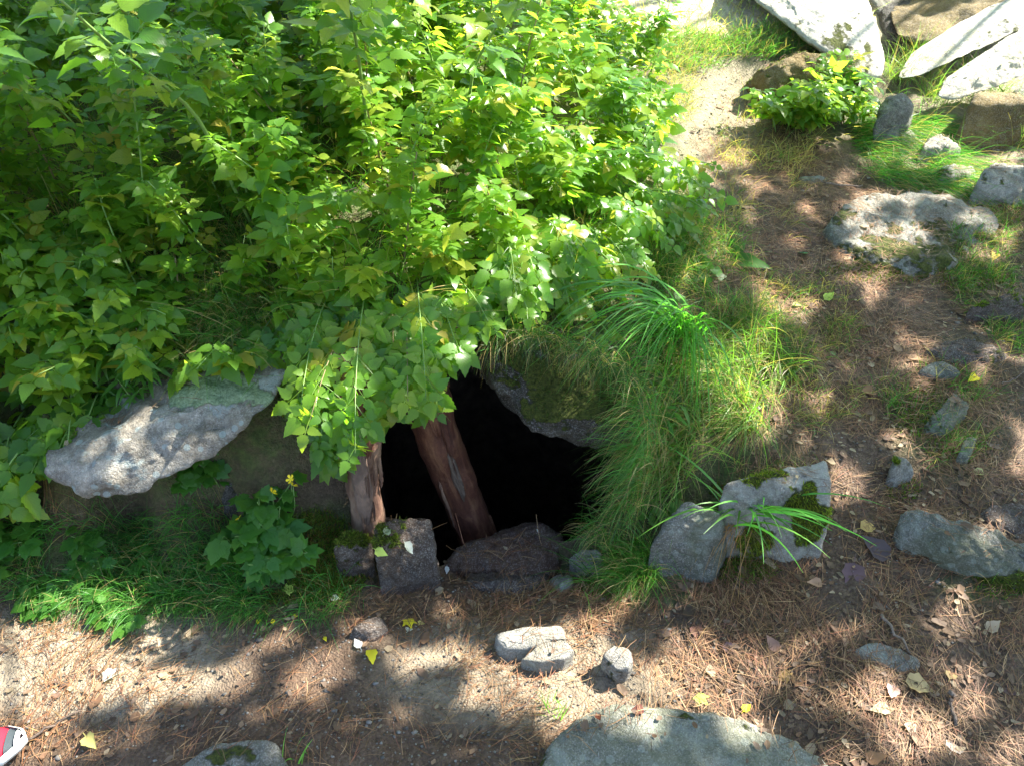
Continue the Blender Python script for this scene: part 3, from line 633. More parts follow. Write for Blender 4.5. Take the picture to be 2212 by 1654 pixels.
def stalk(a, b, w=0.0016, sag=0.0):
    a = np.array(a, float); b = np.array(b, float); V = []; U = []
    for t in (0, .5, 1):
        p = a * (1 - t) + b * t + np.array([0, 0, sag * 4 * t * (1 - t)])
        V += [p + np.array([-w, 0, 0]), p + np.array([w, 0, w])]; U += [(.5, t), (.5, t)]
    return np.array(V), np.array([[0, 1, 3, 2], [2, 3, 5, 4]]), np.array(U)
def leafmesh(name, kind, s, mat, n=7):
    rs = np.random.RandomState(s); parts = []
    if kind in (3, 5):
        pe = .055; parts.append(stalk((0, 0, 0), (0, pe + .024, .004), .0013, .004))
        parts.append(leaflet(.080, .046, n, rs.uniform(.05, .4), rs.uniform(.1, 1.1), .10, (0, pe + .024, .004), rs.uniform(-.1, .1), 0, s))
        for i in range((kind - 1) // 2):
            yy = pe - i * .028
            for sgn in (-1, 1):
                parts.append(leaflet(.064 - .008 * i, .035, n, rs.uniform(.05, .4), rs.uniform(.1, 1.1), .10, (-sgn * .004, yy, .003), sgn * rs.uniform(1.15, 1.5), sgn * rs.uniform(-.1, .3), s + i * 7 + sgn))
    elif kind == 'single':
        parts.append(stalk((0, 0, 0), (0, .03, .003), .0013)); parts.append(leaflet(.09, .062, n, .2, rs.uniform(.2, .6), .14, (0, .03, .003), 0, 0, s))
    elif kind == 'lobed':
        parts.append(stalk((0, 0, 0), (0, .03, .003), .0013))
        for a, l in ((0, .075), (.75, .062), (-.75, .062), (1.5, .045), (-1.5, .045)):
            parts.append(leaflet(l, l * .72, n, .12, rs.uniform(.1, .5), .16, (0, .03, .003 + .0006 * a), a, 0, s + int(a * 10)))
    elif kind == 'lance':
        parts.append(leaflet(.055, .011, 5, .3, rs.uniform(.5, 1.1), 0.02, (0, 0, 0), 0, 0, s))
    elif kind == 'round':
        parts.append(stalk((0, 0, 0), (0, .02, .002), .0009)); parts.append(leaflet(.03, .032, 6, .12, .3, .05, (0, .018, .002), 0, 0, s))
    V, F, U = join(parts)
    return mkmesh(name, V, F, mat, True, uv=U, col=np.zeros((len(V), 3)))
LV = [leafmesh('leaf', 3 if k < 5 else 5, k * 13 + 1, M_LEAF, 11) for k in range(8)]
LV_OUT = [leafmesh('leaf', 'single', 91 + k, M_LEAF, 9) for k in range(2)] + [leafmesh('leaf', 'lobed', 95 + k, M_LEAF, 7) for k in range(2)]
HV = [leafmesh('leaf', 'lobed', 201 + k, M_HERB, 7) for k in range(3)]
LANCE = [leafmesh('leaf', 'lance', 301 + k, M_HERB) for k in range(3)]
ROUND = [leafmesh('leaf', 'round', 331 + k, M_HERB) for k in range(3)]
NLEAF = [0]
def place_leaf(mesh, root, rloc, p, yd, up, s):
    yd = nrm(np.array(yd)); zd = nrm(np.array(up) - yd * np.dot(up, yd)); xd = np.cross(yd, zd)
    o = bpy.data.objects.new('leaf', mesh); C.collection.objects.link(o); o.parent = root
    xd = xd * R.uniform(.75, 1.12)
    m = Matrix(((xd[0] * s, yd[0] * s, zd[0] * s, p[0] - rloc[0]), (xd[1] * s, yd[1] * s, zd[1] * s, p[1] - rloc[1]), (xd[2] * s, yd[2] * s, zd[2] * s, p[2] - rloc[2]), (0, 0, 0, 1)))
    o.matrix_basis = m; NLEAF[0] += 1; return o
KO = [(95,1110),(100,1005),(215,945),(330,850),(440,800),(570,790),(615,770),(622,880),(690,985),(725,1015),(790,965),(850,880),(905,900),(940,900),(990,850),(1010,770),(1075,715),(1110,800),(1340,960),(1340,1400),(-400,1400),(-400,1110)]
GAP = [(390,480),(560,470),(610,620),(540,760),(420,800),(300,800),(360,650)]
KP = [(1470,250),(1700,260),(1900,400),(1900,700),(1600,760),(1500,560),(1440,420)]
def allowed(q, prob=.6):
    a, b = proj(q)
    if inpoly(a, b, KO): return False
    if q[1] > 2.9 and inpoly(a, b, KP): return False
    if inpoly(a, b, GAP) and R.rand() < prob: return False
    return True
def grow(start, d0, L, grav, seg=9, wig=0.12, clear=None):
    p = np.array(start, float); d = nrm(np.array(d0, float)); out = [p.copy()]
    for k in range(seg):
        d = nrm(d + np.array([0, 0, -grav / seg]) + R.randn(3) * wig / seg * 2); p = p + d * L / seg
        if clear is not None: p[2] = max(p[2], float(zf(p[0], p[1])) + clear)
        out.append(p.copy())
    return np.array(out)
def plant(name, path, r, nleaf, scale, meshes, label, cat, group=None, t0=0.25, mat=None, tipdown=0.25, upv=(.3, -.12, 1), pair=False, spread=1.0):
    if cat == 'raspberry cane':
        for i in range(3, len(path)):
            a, b = proj(path[i])
            if inpoly(a, b, KO): path = path[:i]; break
    root = bpy.data.objects.new(name, None); C.collection.objects.link(root); root.location = path[0]; tag(root, label, cat, group)
    n = len(path); rr = np.linspace(r, r * .45, n)
    tube('stem', path, rr, mat or M_STEM, root, 5, 0, 0, path[0])
    cum = np.linspace(0, 1, n); az = R.uniform(0, 6.28)
    for k in range(nleaf):
        t = t0 + (1 - t0) * (k + R.uniform(0, .5)) / nleaf; t = min(t, 1)
        p = np.array([np.interp(t, cum, path[:, i]) for i in range(3)])
        j = min(int(t * (n - 1)), n - 2); T = nrm(path[j + 1] - path[j])
        az += 2.4 + R.uniform(-.4, .4)
        for q in ((0, math.pi) if pair else (0,)):
            a = np.array([math.cos(az + q), math.sin(az + q), 0]); yd = nrm(a * spread + T * .55 + np.array([0, 0, -tipdown + R.uniform(-.2, .25)]))
            up = np.array(upv) + R.randn(3) * .3
            sc = scale * R.uniform(.65, 1.25) * (1 - .35 * max(0, t - .75) * 4 * .6)
            if cat != 'raspberry cane' or allowed(p + yd * .07 * sc): place_leaf(meshes[R.randint(len(meshes))], root, path[0], p, yd, up, sc)
    return root
RG = 'raspberry canes of the thicket'
LAB = {'m': 'sunlit raspberry cane with lime green leaves in the middle of the thicket',
       'l': 'shaded raspberry cane with deep green leaves at the left side of the thicket',
       'r': 'raspberry cane at the right margin of the thicket beside the trodden path',
       'f': 'low raspberry cane along the front of the bank behind the pale slab',
       'h': 'raspberry cane trailing down over the dark mouth of the pit'}
DEP = [' in its front rows', ' halfway back in it', ' in its rearmost rows']
LAB2 = {'m': 'sunlit lime green raspberry cane in the middle of the thicket', 'l': 'shaded deep green raspberry cane left in the thicket', 'r': 'raspberry cane on the path side of the thicket', 'f': 'low raspberry cane along the front of the bank behind the pale slab'}
VEG = [(-500,1040),(100,900),(300,820),(560,790),(700,760),(900,690),(1060,560),(1250,470),(1370,400),(1420,300),(1390,190),(1330,110),(1340,-300),(-500,-300)]
mesh_thk = LV * 4 + LV_OUT
cnt = 0; pts_used = []
for (a, b) in [(1330,400),(1400,330),(1380,260),(1340,180),(1250,430),(1180,420),(1290,330),(1420,400),(1200,350),(1360,120),(1300,250),(1130,470),(560,300),(620,250),(1400,190)]:
    s0 = hit(a, b); plant('raspberry_cane', grow(s0, (R.uniform(-.4, .3), R.uniform(-.5, 0), 1), R.uniform(.25, .45), .6, 8, .25), .003, 26, .64, LV * 3 + LV_OUT, LAB['r'] if a > 1000 else LAB['l'], 'raspberry cane', RG, .05)
for it in range(14000):
    if cnt >= 196: break
    x = R.uniform(-2.4, .75); y = 1.42 + 3.1 * R.rand() ** 1.5
    z = float(zf(x, y)); px, py = proj(np.array([x, y, z]))
    if not inpoly(px, py, VEG): continue
    if px < -380: continue
    md = .09 + .04 * max(0, y - 2)
    if any((x - a) ** 2 + (y - b) ** 2 < md * md for a, b in pts_used): continue
    pts_used.append((x, y)); cnt += 1
    front = sstep(2.6, 1.6, y); edge = sstep(250, 0, polydist(px, py, VEG) * -1)
    H = R.uniform(.45, .8) * (1 - .5 * edge) * (1 - .25 * front)
    if px < 350 and y > 1.7: H = R.uniform(.55, .95)
    lean = nrm(np.array([R.uniform(-.35, .45), R.uniform(-.55, .15), 1.0]))
    path = grow((x, y, z - .02), lean, H, .55, 9, .25)
    if px > 200 and px < 640 and y < 1.85: path = path[:6]
    zone = 'f' if y < 1.85 else 'l' if px < 380 else 'r' if px > 1130 else 'm'
    plant('raspberry_cane', path, .0035, int(30 + H * 52), .60 + .14 * (y > 2.4), mesh_thk, LAB2[zone] + (DEP[int(y > 2.3) + int(y > 3.1)] if zone in 'mlr' else ''), 'raspberry cane', RG, .12, M_STEM if R.rand() < .75 else M_CANE)
for it in range(85):
    px, py = R.uniform(-150, 760), R.uniform(430, 930)
    if not inpoly(px, py, VEG) or (inpoly(px, py, GAP) and R.rand() < .7): continue
    s0 = hit(px, py); path = grow(s0, (R.uniform(-.4, .4), R.uniform(-.8, -.2), .8), R.uniform(.16, .3), .7, 7, .25)
    plant('raspberry_cane', path, .0025, 14, .62, LV, 'short raspberry shoot on the steep bank ' + ('left of the pale slab' if px < 150 else 'right above the pale slab' if px < 450 else 'between the pale slab and the pit'), 'raspberry cane', 'raspberry shoots on the bank', .1)
# canes trailing over the bank, towards the pit
for (a, b, gdir, L, n) in [(690,640,(-.1,-.8,.3),.62,14),(740,600,(.0,-.8,.35),.7,15),(800,610,(.05,-.8,.4),.75,16),(850,640,(.1,-.8,.3),.66,15),(900,600,(.1,-.8,.35),.66,14),
                           (940,640,(.2,-.7,.3),.5,11),(620,660,(-.1,-.8,.3),.5,12),(660,760,(.1,-.7,.2),.5,12),(720,740,(.2,-.6,.15),.52,12),(980,600,(.3,-.7,.3),.45,10),
                           (780,720,(.15,-.7,.2),.48,12),(850,720,(.1,-.7,.2),.5,12),(560,700,(-.2,-.7,.4),.45,11),(640,800,(.1,-.5,.15),.42,11),(1010,560,(.35,-.6,.3),.36,9),(700,820,(.1,-.4,0),.40,10),
                           (760,690,(.0,-.8,.5),.6,13),(880,680,(.1,-.8,.5),.62,13),(830,760,(.1,-.6,.1),.36,10),(600,740,(.2,-.7,.3),.45,10),(920,720,(.1,-.6,.1),.30,8),(690,880,(.1,-.4,.0),.25,7),(730,860,(.1,-.5,.0),.22,8),(765,850,(.0,-.5,.0),.2,8),(750,790,(.05,-.6,.1),.3,10),(710,780,(.05,-.6,.1),.3,10)]:
    s0 = hit(a, b); path = grow(s0, gdir, L, 1.25, 12, .12)
    plant('raspberry_cane', path, .0019, int(n * 2.4), .62, LV, LAB['h'], 'raspberry cane', RG, .12, M_CANE if R.rand() < .4 else M_STEM, .45, (.1, -.75, .8), spread=.8)
for (a, b, gd, L, n) in [(1080,560,(.2,-.7,.4),.34,12),(1120,540,(.1,-.7,.4),.36,12),(1160,530,(.2,-.7,.4),.36,12),(1200,500,(.3,-.7,.5),.4,13),(1240,490,(.2,-.7,.5),.38,13),(1280,480,(.3,-.6,.5),.4,13),(1320,450,(.2,-.6,.5),.38,12),
                        (1360,420,(.3,-.6,.5),.36,12),(1150,480,(.2,-.6,.6),.4,13),(1230,440,(.3,-.6,.6),.42,14),(1300,410,(.3,-.6,.6),.42,14),(1380,380,(.3,-.5,.6),.36,12),(1060,510,(.2,-.7,.6),.42,14),(1110,500,(.1,-.7,.6),.44,14),(1340,360,(.3,-.6,.7),.42,14),(1010,520,(.3,-.7,.5),.45,14)]:
    s0 = hit(a, b); path = grow(s0, gd, L, 1.1, 10, .15)
    plant('raspberry_cane', path, .0022, int(n * 1.9), .6, LV, 'raspberry cane leaning out over the grassy bank right of the pit', 'raspberry cane', 'canes leaning over the grassy bank', .1, M_STEM, .35, (.2, -.5, .9))
# canes drooping beside the grass right of the pit
for (a, b, gd, L) in [(1290,520,(.1,-.6,.6),.3),(1330,430,(.5,-.5,.6),.35),(1230,560,(0,-.7,.4),.3),(1400,470,(.3,-.6,.5),.22),(1150,560,(-.1,-.7,.4),.34),(1190,500,(.1,-.6,.6),.35),(1080,560,(.1,-.7,.4),.3),(1430,380,(.4,-.4,.7),.26),(1480,480,(.2,-.4,.8),.2),(1290,700,(.0,-.5,.5),.12),(1120,700,(0,-.5,.3),.14)]:
    s0 = hit(a, b); path = grow(s0, gd, L, 1.0, 8, .15)
    plant('raspberry_cane', path, .0025, max(5, int(L * 38)), .58, LV, 'small raspberry shoot standing among the long grass right of the pit', 'raspberry cane', 'raspberry shoots in the grass', .3, M_STEM, .4, (0, -.5, 1))
# left: foliage spilling over the slab's left end
for (a, b, gd, L) in [(60,880,(.1,-.8,.3),.35),(120,860,(.15,-.8,.3),.34),(180,850,(.1,-.7,.3),.28),(0,900,(.0,-.8,.3),.4),(-60,880,(.2,-.8,.3),.45),(220,840,(.1,-.5,.3),.22),(-20,980,(.2,-.6,.2),.3),(90,930,(-.1,-.6,.2),.3)]:
    s0 = hit(a, b); path = grow(s0, gd, L, 1.3, 8, .15)
    plant('raspberry_cane', path, .003, int(L * 50), .78, LV, 'raspberry cane hanging over the left end of the pale slab', 'raspberry cane', 'canes over the slab end', .2, M_STEM, .4, (.1, -.6, 1))
# tall bare stemmed canes standing out of the thicket
for (b0, pxl, label) in [((560, 520), [(430,250),(330,165),(240,100),(130,0)], 'tall thick green cane arching to the upper left, its stem showing through the leaves'),
                         ((800, 420), [(790,250),(775,130),(760,40),(745,-60)], 'tall pale upright cane in the sunlit middle of the thicket'),
                         ((1000, 380), [(1010,250),(1020,150),(1070,60),(1130,-20)], 'dark thin cane curving up to the right near the top of the thicket')]:
    s0 = hit(*b0); P2 = [s0]; yy = s0[1]
    for i, (a, b) in enumerate(pxl): yy -= .16; P2.append(pY(a, b, yy))
    P2 = np.array(P2); tt = np.linspace(0, len(P2) - 1, 16); path = np.stack([np.interp(tt, range(len(P2)), P2[:, i]) for i in range(3)], 1)
    path[1:-1] = (path[:-2] + 2 * path[1:-1] + path[2:]) / 4
    plant('raspberry_cane', path, .0055, 20, .8, LV, label, 'raspberry cane', None, .35, M_STEM, .1)

# leafy bush in front of the mossy boulder
for k in range(22):
    a, b = R.uniform(1660, 1845), R.uniform(245, 290); s0 = hit(a, b); s0[2] = float(zf(s0[0], s0[1]))
    path = grow(s0, (R.uniform(-.7, .6), R.uniform(-.6, .1), 1), R.uniform(.16, .32), .8, 6, .2)
    plant('raspberry_cane', path, .003, 20, .66, LV, 'stem of the low leafy bush in front of the mossy boulder', 'raspberry cane', 'stems of the bush by the boulder', .15)

# herb with yellow flowers
FL = None
def flower(root, rloc, p, s=1.0):
    V = [(0, 0, 0)]; F = []
    for k in range(5):
        a = k * 2 * math.pi / 5; b = len(V)
        for da, r, z in ((-.5, .0045, .001), (-.35, .0085, .003), (0, .0095, .0035), (.35, .0085, .003), (.5, .0045, .001)): V.append((r * math.cos(a + da), r * math.sin(a + da), z))
        F += [[0, b, b + 1], [0, b + 1, b + 2], [0, b + 2, b + 3], [0, b + 3, b + 4]]
    me = mkmesh('flower', np.array(V) * s, F, M_FLOWER); o = link('flower', me, root, np.array(p) - rloc); o.rotation_euler = (rad(35) + R.uniform(-.3, .3), R.uniform(-.3, .3), R.uniform(0, 6))
    return o
def herb(pxs, name, label, meshes, scale, n, H, cat='herb', group=None, flowers=(), spread=(.6, .5), leaves=7):
    cx = np.mean([hit(a, b) for a, b in pxs], 0); root = bpy.data.objects.new(name, None); C.collection.objects.link(root); root.location = cx; tag(root, label, cat, group)
    for k in range(n):
        a, b = pxs[R.randint(len(pxs))]; s0 = hit(a + R.uniform(-12, 12), b + R.uniform(-8, 8))
        path = grow(s0, (R.uniform(-1, 1) * spread[0], R.uniform(-1, .6) * spread[1], 1), H * R.uniform(.6, 1.15), .7, 6, .15)
        tube('stem', path, np.linspace(.0018, .001, len(path)), M_STEM, root, 4, 0, 0, cx)
        az = R.uniform(0, 6)
        for j in range(leaves):
            t = .2 + .8 * j / max(1, leaves - 1); p = np.array([np.interp(t, np.linspace(0, 1, len(path)), path[:, i]) for i in range(3)]); az += 2.2 + R.uniform(-.4, .4)
            place_leaf(meshes[R.randint(len(meshes))], root, cx, p, (math.cos(az), math.sin(az), R.uniform(-.3, .25)), np.array([0, -.3, 1]) + R.randn(3) * .25, scale * R.uniform(.6, 1.2))
    for (a, b) in flowers:
        g = hit(a, b + 75); p = pY(a, b, g[1] - .01); path = [g, (g + p) / 2 + np.array([.004, 0, 0]), p]
        tube('stem', path, [.0012, .001, .0008], M_STEM, root, 4, 0, 0, cx); flower(root, cx, p, 1.3)
    return root
herb([(520,1190),(560,1210),(600,1230),(620,1190),(560,1150),(590,1170)], 'yellow_flowered_herb', 'bushy herb with toothed leaves and small yellow flowers beside the mossy bank', HV, .62, 22, .15, flowers=[(633,1048),(628,1034),(588,1062),(547,1117),(515,1120)])
herb([(465,1050),(450,1040)], 'leafy_shoot', 'toothed leafy shoot standing before the right end of the pale slab', HV, .6, 4, .12)
herb([(230,790),(270,820),(300,770),(340,790),(260,750),(320,830)], 'narrow_leaved_herb', 'bright green narrow leaved herb growing on top of the pale slab', LANCE, 1.05, 30, .15, leaves=18)
herb([(250,870),(290,860)], 'narrow_leaved_herb', 'small narrow leaved herb right at the upper edge of the pale slab', LANCE, .9, 8, .07, leaves=12)
herb([(0,1200),(10,1240),(-20,1180)], 'leafy_shoot', 'toothed leafy herb at the left edge under the bank', HV, .6, 8, .12)
herb([(200,1240),(150,1260),(240,1230),(290,1190),(330,1230),(380,1270),(200,1180)], 'low_herb', 'patch of broad leaved herbs in the grass under the pale slab', HV, .42, 22, .05, leaves=5)
herb([(70,1310),(120,1320),(100,1290)], 'low_herb', 'small round leaved creeping herb at the left edge of the trodden soil', ROUND, .9, 16, .05, leaves=6)
herb([(240,1340),(220,1330),(270,1350)], 'low_herb', 'sunlit broad leaved herb where the grass meets the soil on the left', HV, .42, 7, .05, leaves=5)
herb([(405,1215),(420,1220)], 'low_herb', 'round leaved seedling on bare soil left of the yellow flowered herb', ROUND, 1.3, 3, .04, leaves=3)
herb([(1395,1130),(1410,1110),(1440,1100)], 'low_herb', 'small round leaved plants above the angular grey rock', ROUND, .9, 7, .07, leaves=5)
herb([(1420,960),(1440,990)], 'narrow_leaved_herb', 'narrow leaved shoot in the sunlit grass right of the pit', LANCE, 1.1, 4, .12, leaves=14)
herb([(440,700),(500,690),(540,720),(460,740)], 'low_herb', 'round leaved ground plants in the grassy gap above the pale slab', ROUND, 1.1, 12, .06, leaves=6)
herb([(1440,660),(1500,640),(1530,600)], 'low_herb', 'round leaved seedlings in the grass above the big tuft', ROUND, 1.1, 8, .05, leaves=4)
# two big smooth leaves beside the path
rt = bpy.data.objects.new('broad_leaved_rosette', None); C.collection.objects.link(rt); g = hit(1582, 562); rt.location = g
tag(rt, 'rosette with three large smooth leaves at the edge of the path above the tuft', 'herb')
BIG = mkmesh('leaf', *join([leaflet(.13, .052, 8, .25, .5, .02)])[:2], M_HERB, True, uv=leaflet(.13, .052, 8, .25, .5, .02)[2], col=np.zeros((27, 3)))
for yd, s in (((.9, -.45, .2), 1.0), ((-.1, .7, .6), .9), ((.45, .55, .4), .75)): place_leaf(BIG, rt, g, g, yd, (0, -.4, 1), s)

# ---------------------------------------------------------------- grass
def gcol(n, dry=0.15, base=(0.055, 0.16, 0.025)):
    c = np.array(base) * R.uniform(.55, 1.7, (n, 1)) * R.uniform(.85, 1.2, (n, 3))
    d = R.rand(n) < dry; c[d] = np.array([.32, .24, .10]) * R.uniform(.5, 1.3, (d.sum(), 1)); return c
def sample(regions, n, yr=(.6, 5.2), xr=(-2.8, 4), clump=0, jitter=.03):
    out = []; tot = 0
    while tot < n:
        x = R.uniform(*xr, 40000); y = R.uniform(*yr, 40000); z = zf(x, y); px, py = proj(np.stack([x, y, z], -1))
        d = blobs(px, py, regions)
        if clump: d = d * np.clip(.5 + 1.3 * fbm(np.stack([x, y, x * 0], -1), clump, 2, 77), 0, 1)
        k = (R.rand(len(x)) < d) & (polydist(x, y, HOLEW) > .0); q = np.stack([x, y, z], -1)[k]; out.append(q); tot += len(q)
        if len(q) == 0: break
    return np.vstack(out)[:n]
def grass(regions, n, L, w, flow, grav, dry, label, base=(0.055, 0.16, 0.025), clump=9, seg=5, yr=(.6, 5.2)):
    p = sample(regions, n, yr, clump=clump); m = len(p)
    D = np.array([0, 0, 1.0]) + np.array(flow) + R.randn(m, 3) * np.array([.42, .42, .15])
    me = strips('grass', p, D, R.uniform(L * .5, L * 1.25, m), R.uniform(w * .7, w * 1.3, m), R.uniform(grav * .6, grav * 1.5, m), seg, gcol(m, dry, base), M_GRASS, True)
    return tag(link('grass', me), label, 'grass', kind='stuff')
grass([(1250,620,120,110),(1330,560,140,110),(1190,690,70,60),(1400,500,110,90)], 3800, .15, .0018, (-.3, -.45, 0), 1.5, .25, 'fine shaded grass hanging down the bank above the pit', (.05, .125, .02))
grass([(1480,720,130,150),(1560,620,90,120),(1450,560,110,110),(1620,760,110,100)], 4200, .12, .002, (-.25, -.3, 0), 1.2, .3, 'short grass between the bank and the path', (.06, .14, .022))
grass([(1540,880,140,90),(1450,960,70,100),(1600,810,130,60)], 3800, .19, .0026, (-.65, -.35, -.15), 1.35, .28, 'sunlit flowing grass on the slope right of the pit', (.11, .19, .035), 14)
grass([(1360,1110,50,80),(1345,1040,40,70),(1370,1220,60,50)], 1500, .12, .0018, (-.4, -.3, 0), 1.3, .2, 'grass between the pit and the angular grey rock', (.06, .16, .02))
grass([(350,1250,330,70),(200,1170,200,60),(600,1290,160,50,.8),(430,1140,120,60,.7)], 4600, .10, .002, (-.1, -.5, 0), 1.1, .15, 'grass growing under the pale slab above the trodden soil', (.05, .15, .025))
grass([(470,560,110,120),(420,680,170,80),(560,700,110,80),(500,790,120,25),(470,860,60,30,.6)], 3400, .15, .0019, (.0, -.4, 0), 1.2, .35, 'thin grass in the gap of the thicket above the pale slab', (.06, .14, .02), 6)
grass([(1960,330,110,70),(2040,380,90,40),(1890,290,60,50),(2090,400,90,30)], 4200, .20, .002, (.75, -.75, -.3), 1.2, .22, 'combed over grass trailing right along the path above the wide mossy rock', (.05, .15, .025), 8)
grass([(1600,100,220,30),(1720,85,120,30),(1480,130,90,30,.6)], 4500, .09, .0025, (.1, -.3, 0), 1.0, .3, 'short grass on the rise at the top of the path', (.07, .16, .03), 0, 4)
grass([(1480,20,280,60,.7),(1750,30,150,60,.6)], 1500, .07, .003, (.1, -.2, 0), 1.0, .55, 'dry sunlit grass on the bright slope beyond the path', (.3, .36, .1), 0, 3, (3.5, 8))  # dry grass, its colour also lightened for the sun glare up there
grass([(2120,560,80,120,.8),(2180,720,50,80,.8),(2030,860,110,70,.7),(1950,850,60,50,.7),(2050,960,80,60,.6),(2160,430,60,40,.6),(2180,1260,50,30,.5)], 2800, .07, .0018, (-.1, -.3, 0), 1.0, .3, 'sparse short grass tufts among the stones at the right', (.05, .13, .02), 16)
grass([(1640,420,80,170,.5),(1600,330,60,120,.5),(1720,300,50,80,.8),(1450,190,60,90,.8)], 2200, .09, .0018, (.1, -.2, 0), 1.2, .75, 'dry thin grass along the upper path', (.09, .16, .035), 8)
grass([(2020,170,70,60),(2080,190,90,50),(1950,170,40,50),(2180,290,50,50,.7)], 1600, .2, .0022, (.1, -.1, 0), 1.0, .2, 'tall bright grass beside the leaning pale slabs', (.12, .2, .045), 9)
grass([(1700,700,150,100,.6),(1750,850,110,90,.5),(1680,980,110,60,.5)], 2200, .06, .0016, (-.1, -.3, 0), 1.0, .55, 'sparse grass thinning out into the needle litter', (.06, .13, .02), 14)
grass([(800,720,260,150,.8),(500,430,500,250,.6)], 2600, .26, .002, (0, -.3, 0), .9, .35, 'thin grass stems growing up through the thicket', (.06, .15, .02), 5)
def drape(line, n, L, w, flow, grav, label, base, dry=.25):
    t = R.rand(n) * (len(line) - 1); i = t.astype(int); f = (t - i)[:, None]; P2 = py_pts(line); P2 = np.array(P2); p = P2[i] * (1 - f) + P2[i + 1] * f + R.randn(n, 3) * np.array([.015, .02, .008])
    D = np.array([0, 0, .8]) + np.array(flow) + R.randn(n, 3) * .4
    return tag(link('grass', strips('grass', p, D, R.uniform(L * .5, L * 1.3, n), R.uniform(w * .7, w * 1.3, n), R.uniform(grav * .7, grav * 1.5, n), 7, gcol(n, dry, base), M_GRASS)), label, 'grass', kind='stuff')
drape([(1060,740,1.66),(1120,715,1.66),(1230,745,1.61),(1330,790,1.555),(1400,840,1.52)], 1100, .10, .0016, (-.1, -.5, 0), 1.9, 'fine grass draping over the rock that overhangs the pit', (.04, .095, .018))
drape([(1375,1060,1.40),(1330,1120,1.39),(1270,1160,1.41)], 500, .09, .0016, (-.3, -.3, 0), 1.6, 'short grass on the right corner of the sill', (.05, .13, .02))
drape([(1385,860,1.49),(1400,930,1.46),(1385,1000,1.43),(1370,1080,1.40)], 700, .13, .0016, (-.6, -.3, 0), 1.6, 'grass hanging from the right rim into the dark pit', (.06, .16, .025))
def tuft(px, py, n, L, w, label, arc=(0, 6.28), grav=1.3, lift=1.0, base=(.05, .17, .025), lean=(0, 0), dz=0):
    g = hit(px, py, dz); root = bpy.data.objects.new('grass_tuft', None); C.collection.objects.link(root); root.location = g; tag(root, label, 'grass tuft')
    vs = [strips('blade', np.zeros((1, 3)), np.array([[1, 0, lift * l2]]), L * q, w, grav * gq, 9, gcol(1, 0, base), M_GRASS, False, .95) for l2, q, gq in ((1, 1, 1), (1.4, 1.15, 1.15), (.7, .8, .9), (1.8, .9, 1.2), (1.1, 1.25, .95))]
    for k in range(n):
        o = bpy.data.objects.new('blade', vs[k % 5]); C.collection.objects.link(o); o.parent = root
        o.location = (R.randn() * .014 + lean[0] * R.rand(), R.randn() * .014 + lean[1] * R.rand(), 0); o.rotation_euler = (R.uniform(-.15, .15), R.uniform(-.15, .15), R.uniform(*arc)); s = R.uniform(.6, 1.1); o.scale = (s, s, s)
    return root
tuft(1450, 735, 150, .50, .0056, 'big arching tuft of broad green grass drooping towards the pit', (3.3, 4.9), 1.7, 1.3, (.065, .19, .028), (.08, .10), dz=.04)
tuft(1585, 1125, 26, .30, .009, 'grass tuft with broad blades splaying out over the two rocks', (2.4, 6.6), 1.25, 1.3, (.09, .24, .035), dz=.10)
tuft(1615, 1110, 20, .22, .008, 'second clump of broad grass rooted between the two rocks', (3.4, 6.3), 1.4, 1.6, (.09, .24, .035), dz=.10)
tuft(2200, 300, 18, .26, .009, 'broad bladed grass tuft in front of the brown sided block', (0, 6.28), 1.2, 2.0, (.09, .22, .03))
tuft(1195, 1535, 22, .05, .003, 'tiny bright grass tuft at the edge of the large slab', (0, 6.28), .8, 2.4, (.14, .26, .04))
tuft(645, 1640, 7, .07, .004, 'grass sprig beside the greenish slab at the bottom', (0, 6.28), .8, 2.0, (.12, .26, .04))
tuft(1280, 1255, 16, .2, .003, 'loose grass tuft arching over the sill stones', (2.5, 5.2), 1.4, 1.3, (.08, .2, .03))
tuft(1600, 1120, 70, .2, .002, 'dry brown grass thatch hanging between the two rocks', (3.2, 6.0), 2.4, .5, (.24, .13, .05), dz=.09)

# moss carpet
def mossground(regions, n, label, col=(.09, .13, .02)):
    p = sample(regions, n); m = len(p); c = np.array(col) * R.uniform(.4, 1.6, (m, 1)) * R.uniform(.8, 1.2, (m, 3)); br = R.rand(m) < .12; c[br] = (.2, .09, .04)
    return tag(link('moss', strips('moss', p, np.array([0, 0, 1.0]) + R.randn(m, 3) * .5, R.uniform(.008, .018, m), R.uniform(.0022, .004, m), .2, 2, c, M_MOSSF)), label, 'moss', kind='stuff')
mossground([(700,1230,90,60),(690,1150,60,50),(640,1290,70,20,.6)], 9000, 'moss carpet between the yellow flowered herb and the square block')
mossground([(480,1110,60,25)], 1800, 'yellowish moss hummock under the slab', (.16, .14, .05))
mossground([(1480,1190,60,50),(1600,1230,80,30),(1300,1260,60,30,.8),(1560,1060,40,16,.5)], 5500, 'moss around the feet of the two rocks')
mossground([(1990,890,70,60,.8),(1950,1060,40,30,.9),(2070,960,60,40,.8),(2160,1270,60,25,.9),(1900,590,120,25,.7),(2100,600,90,40,.6),(2160,500,50,60,.5)], 6500, 'moss patches around the stones at the right')

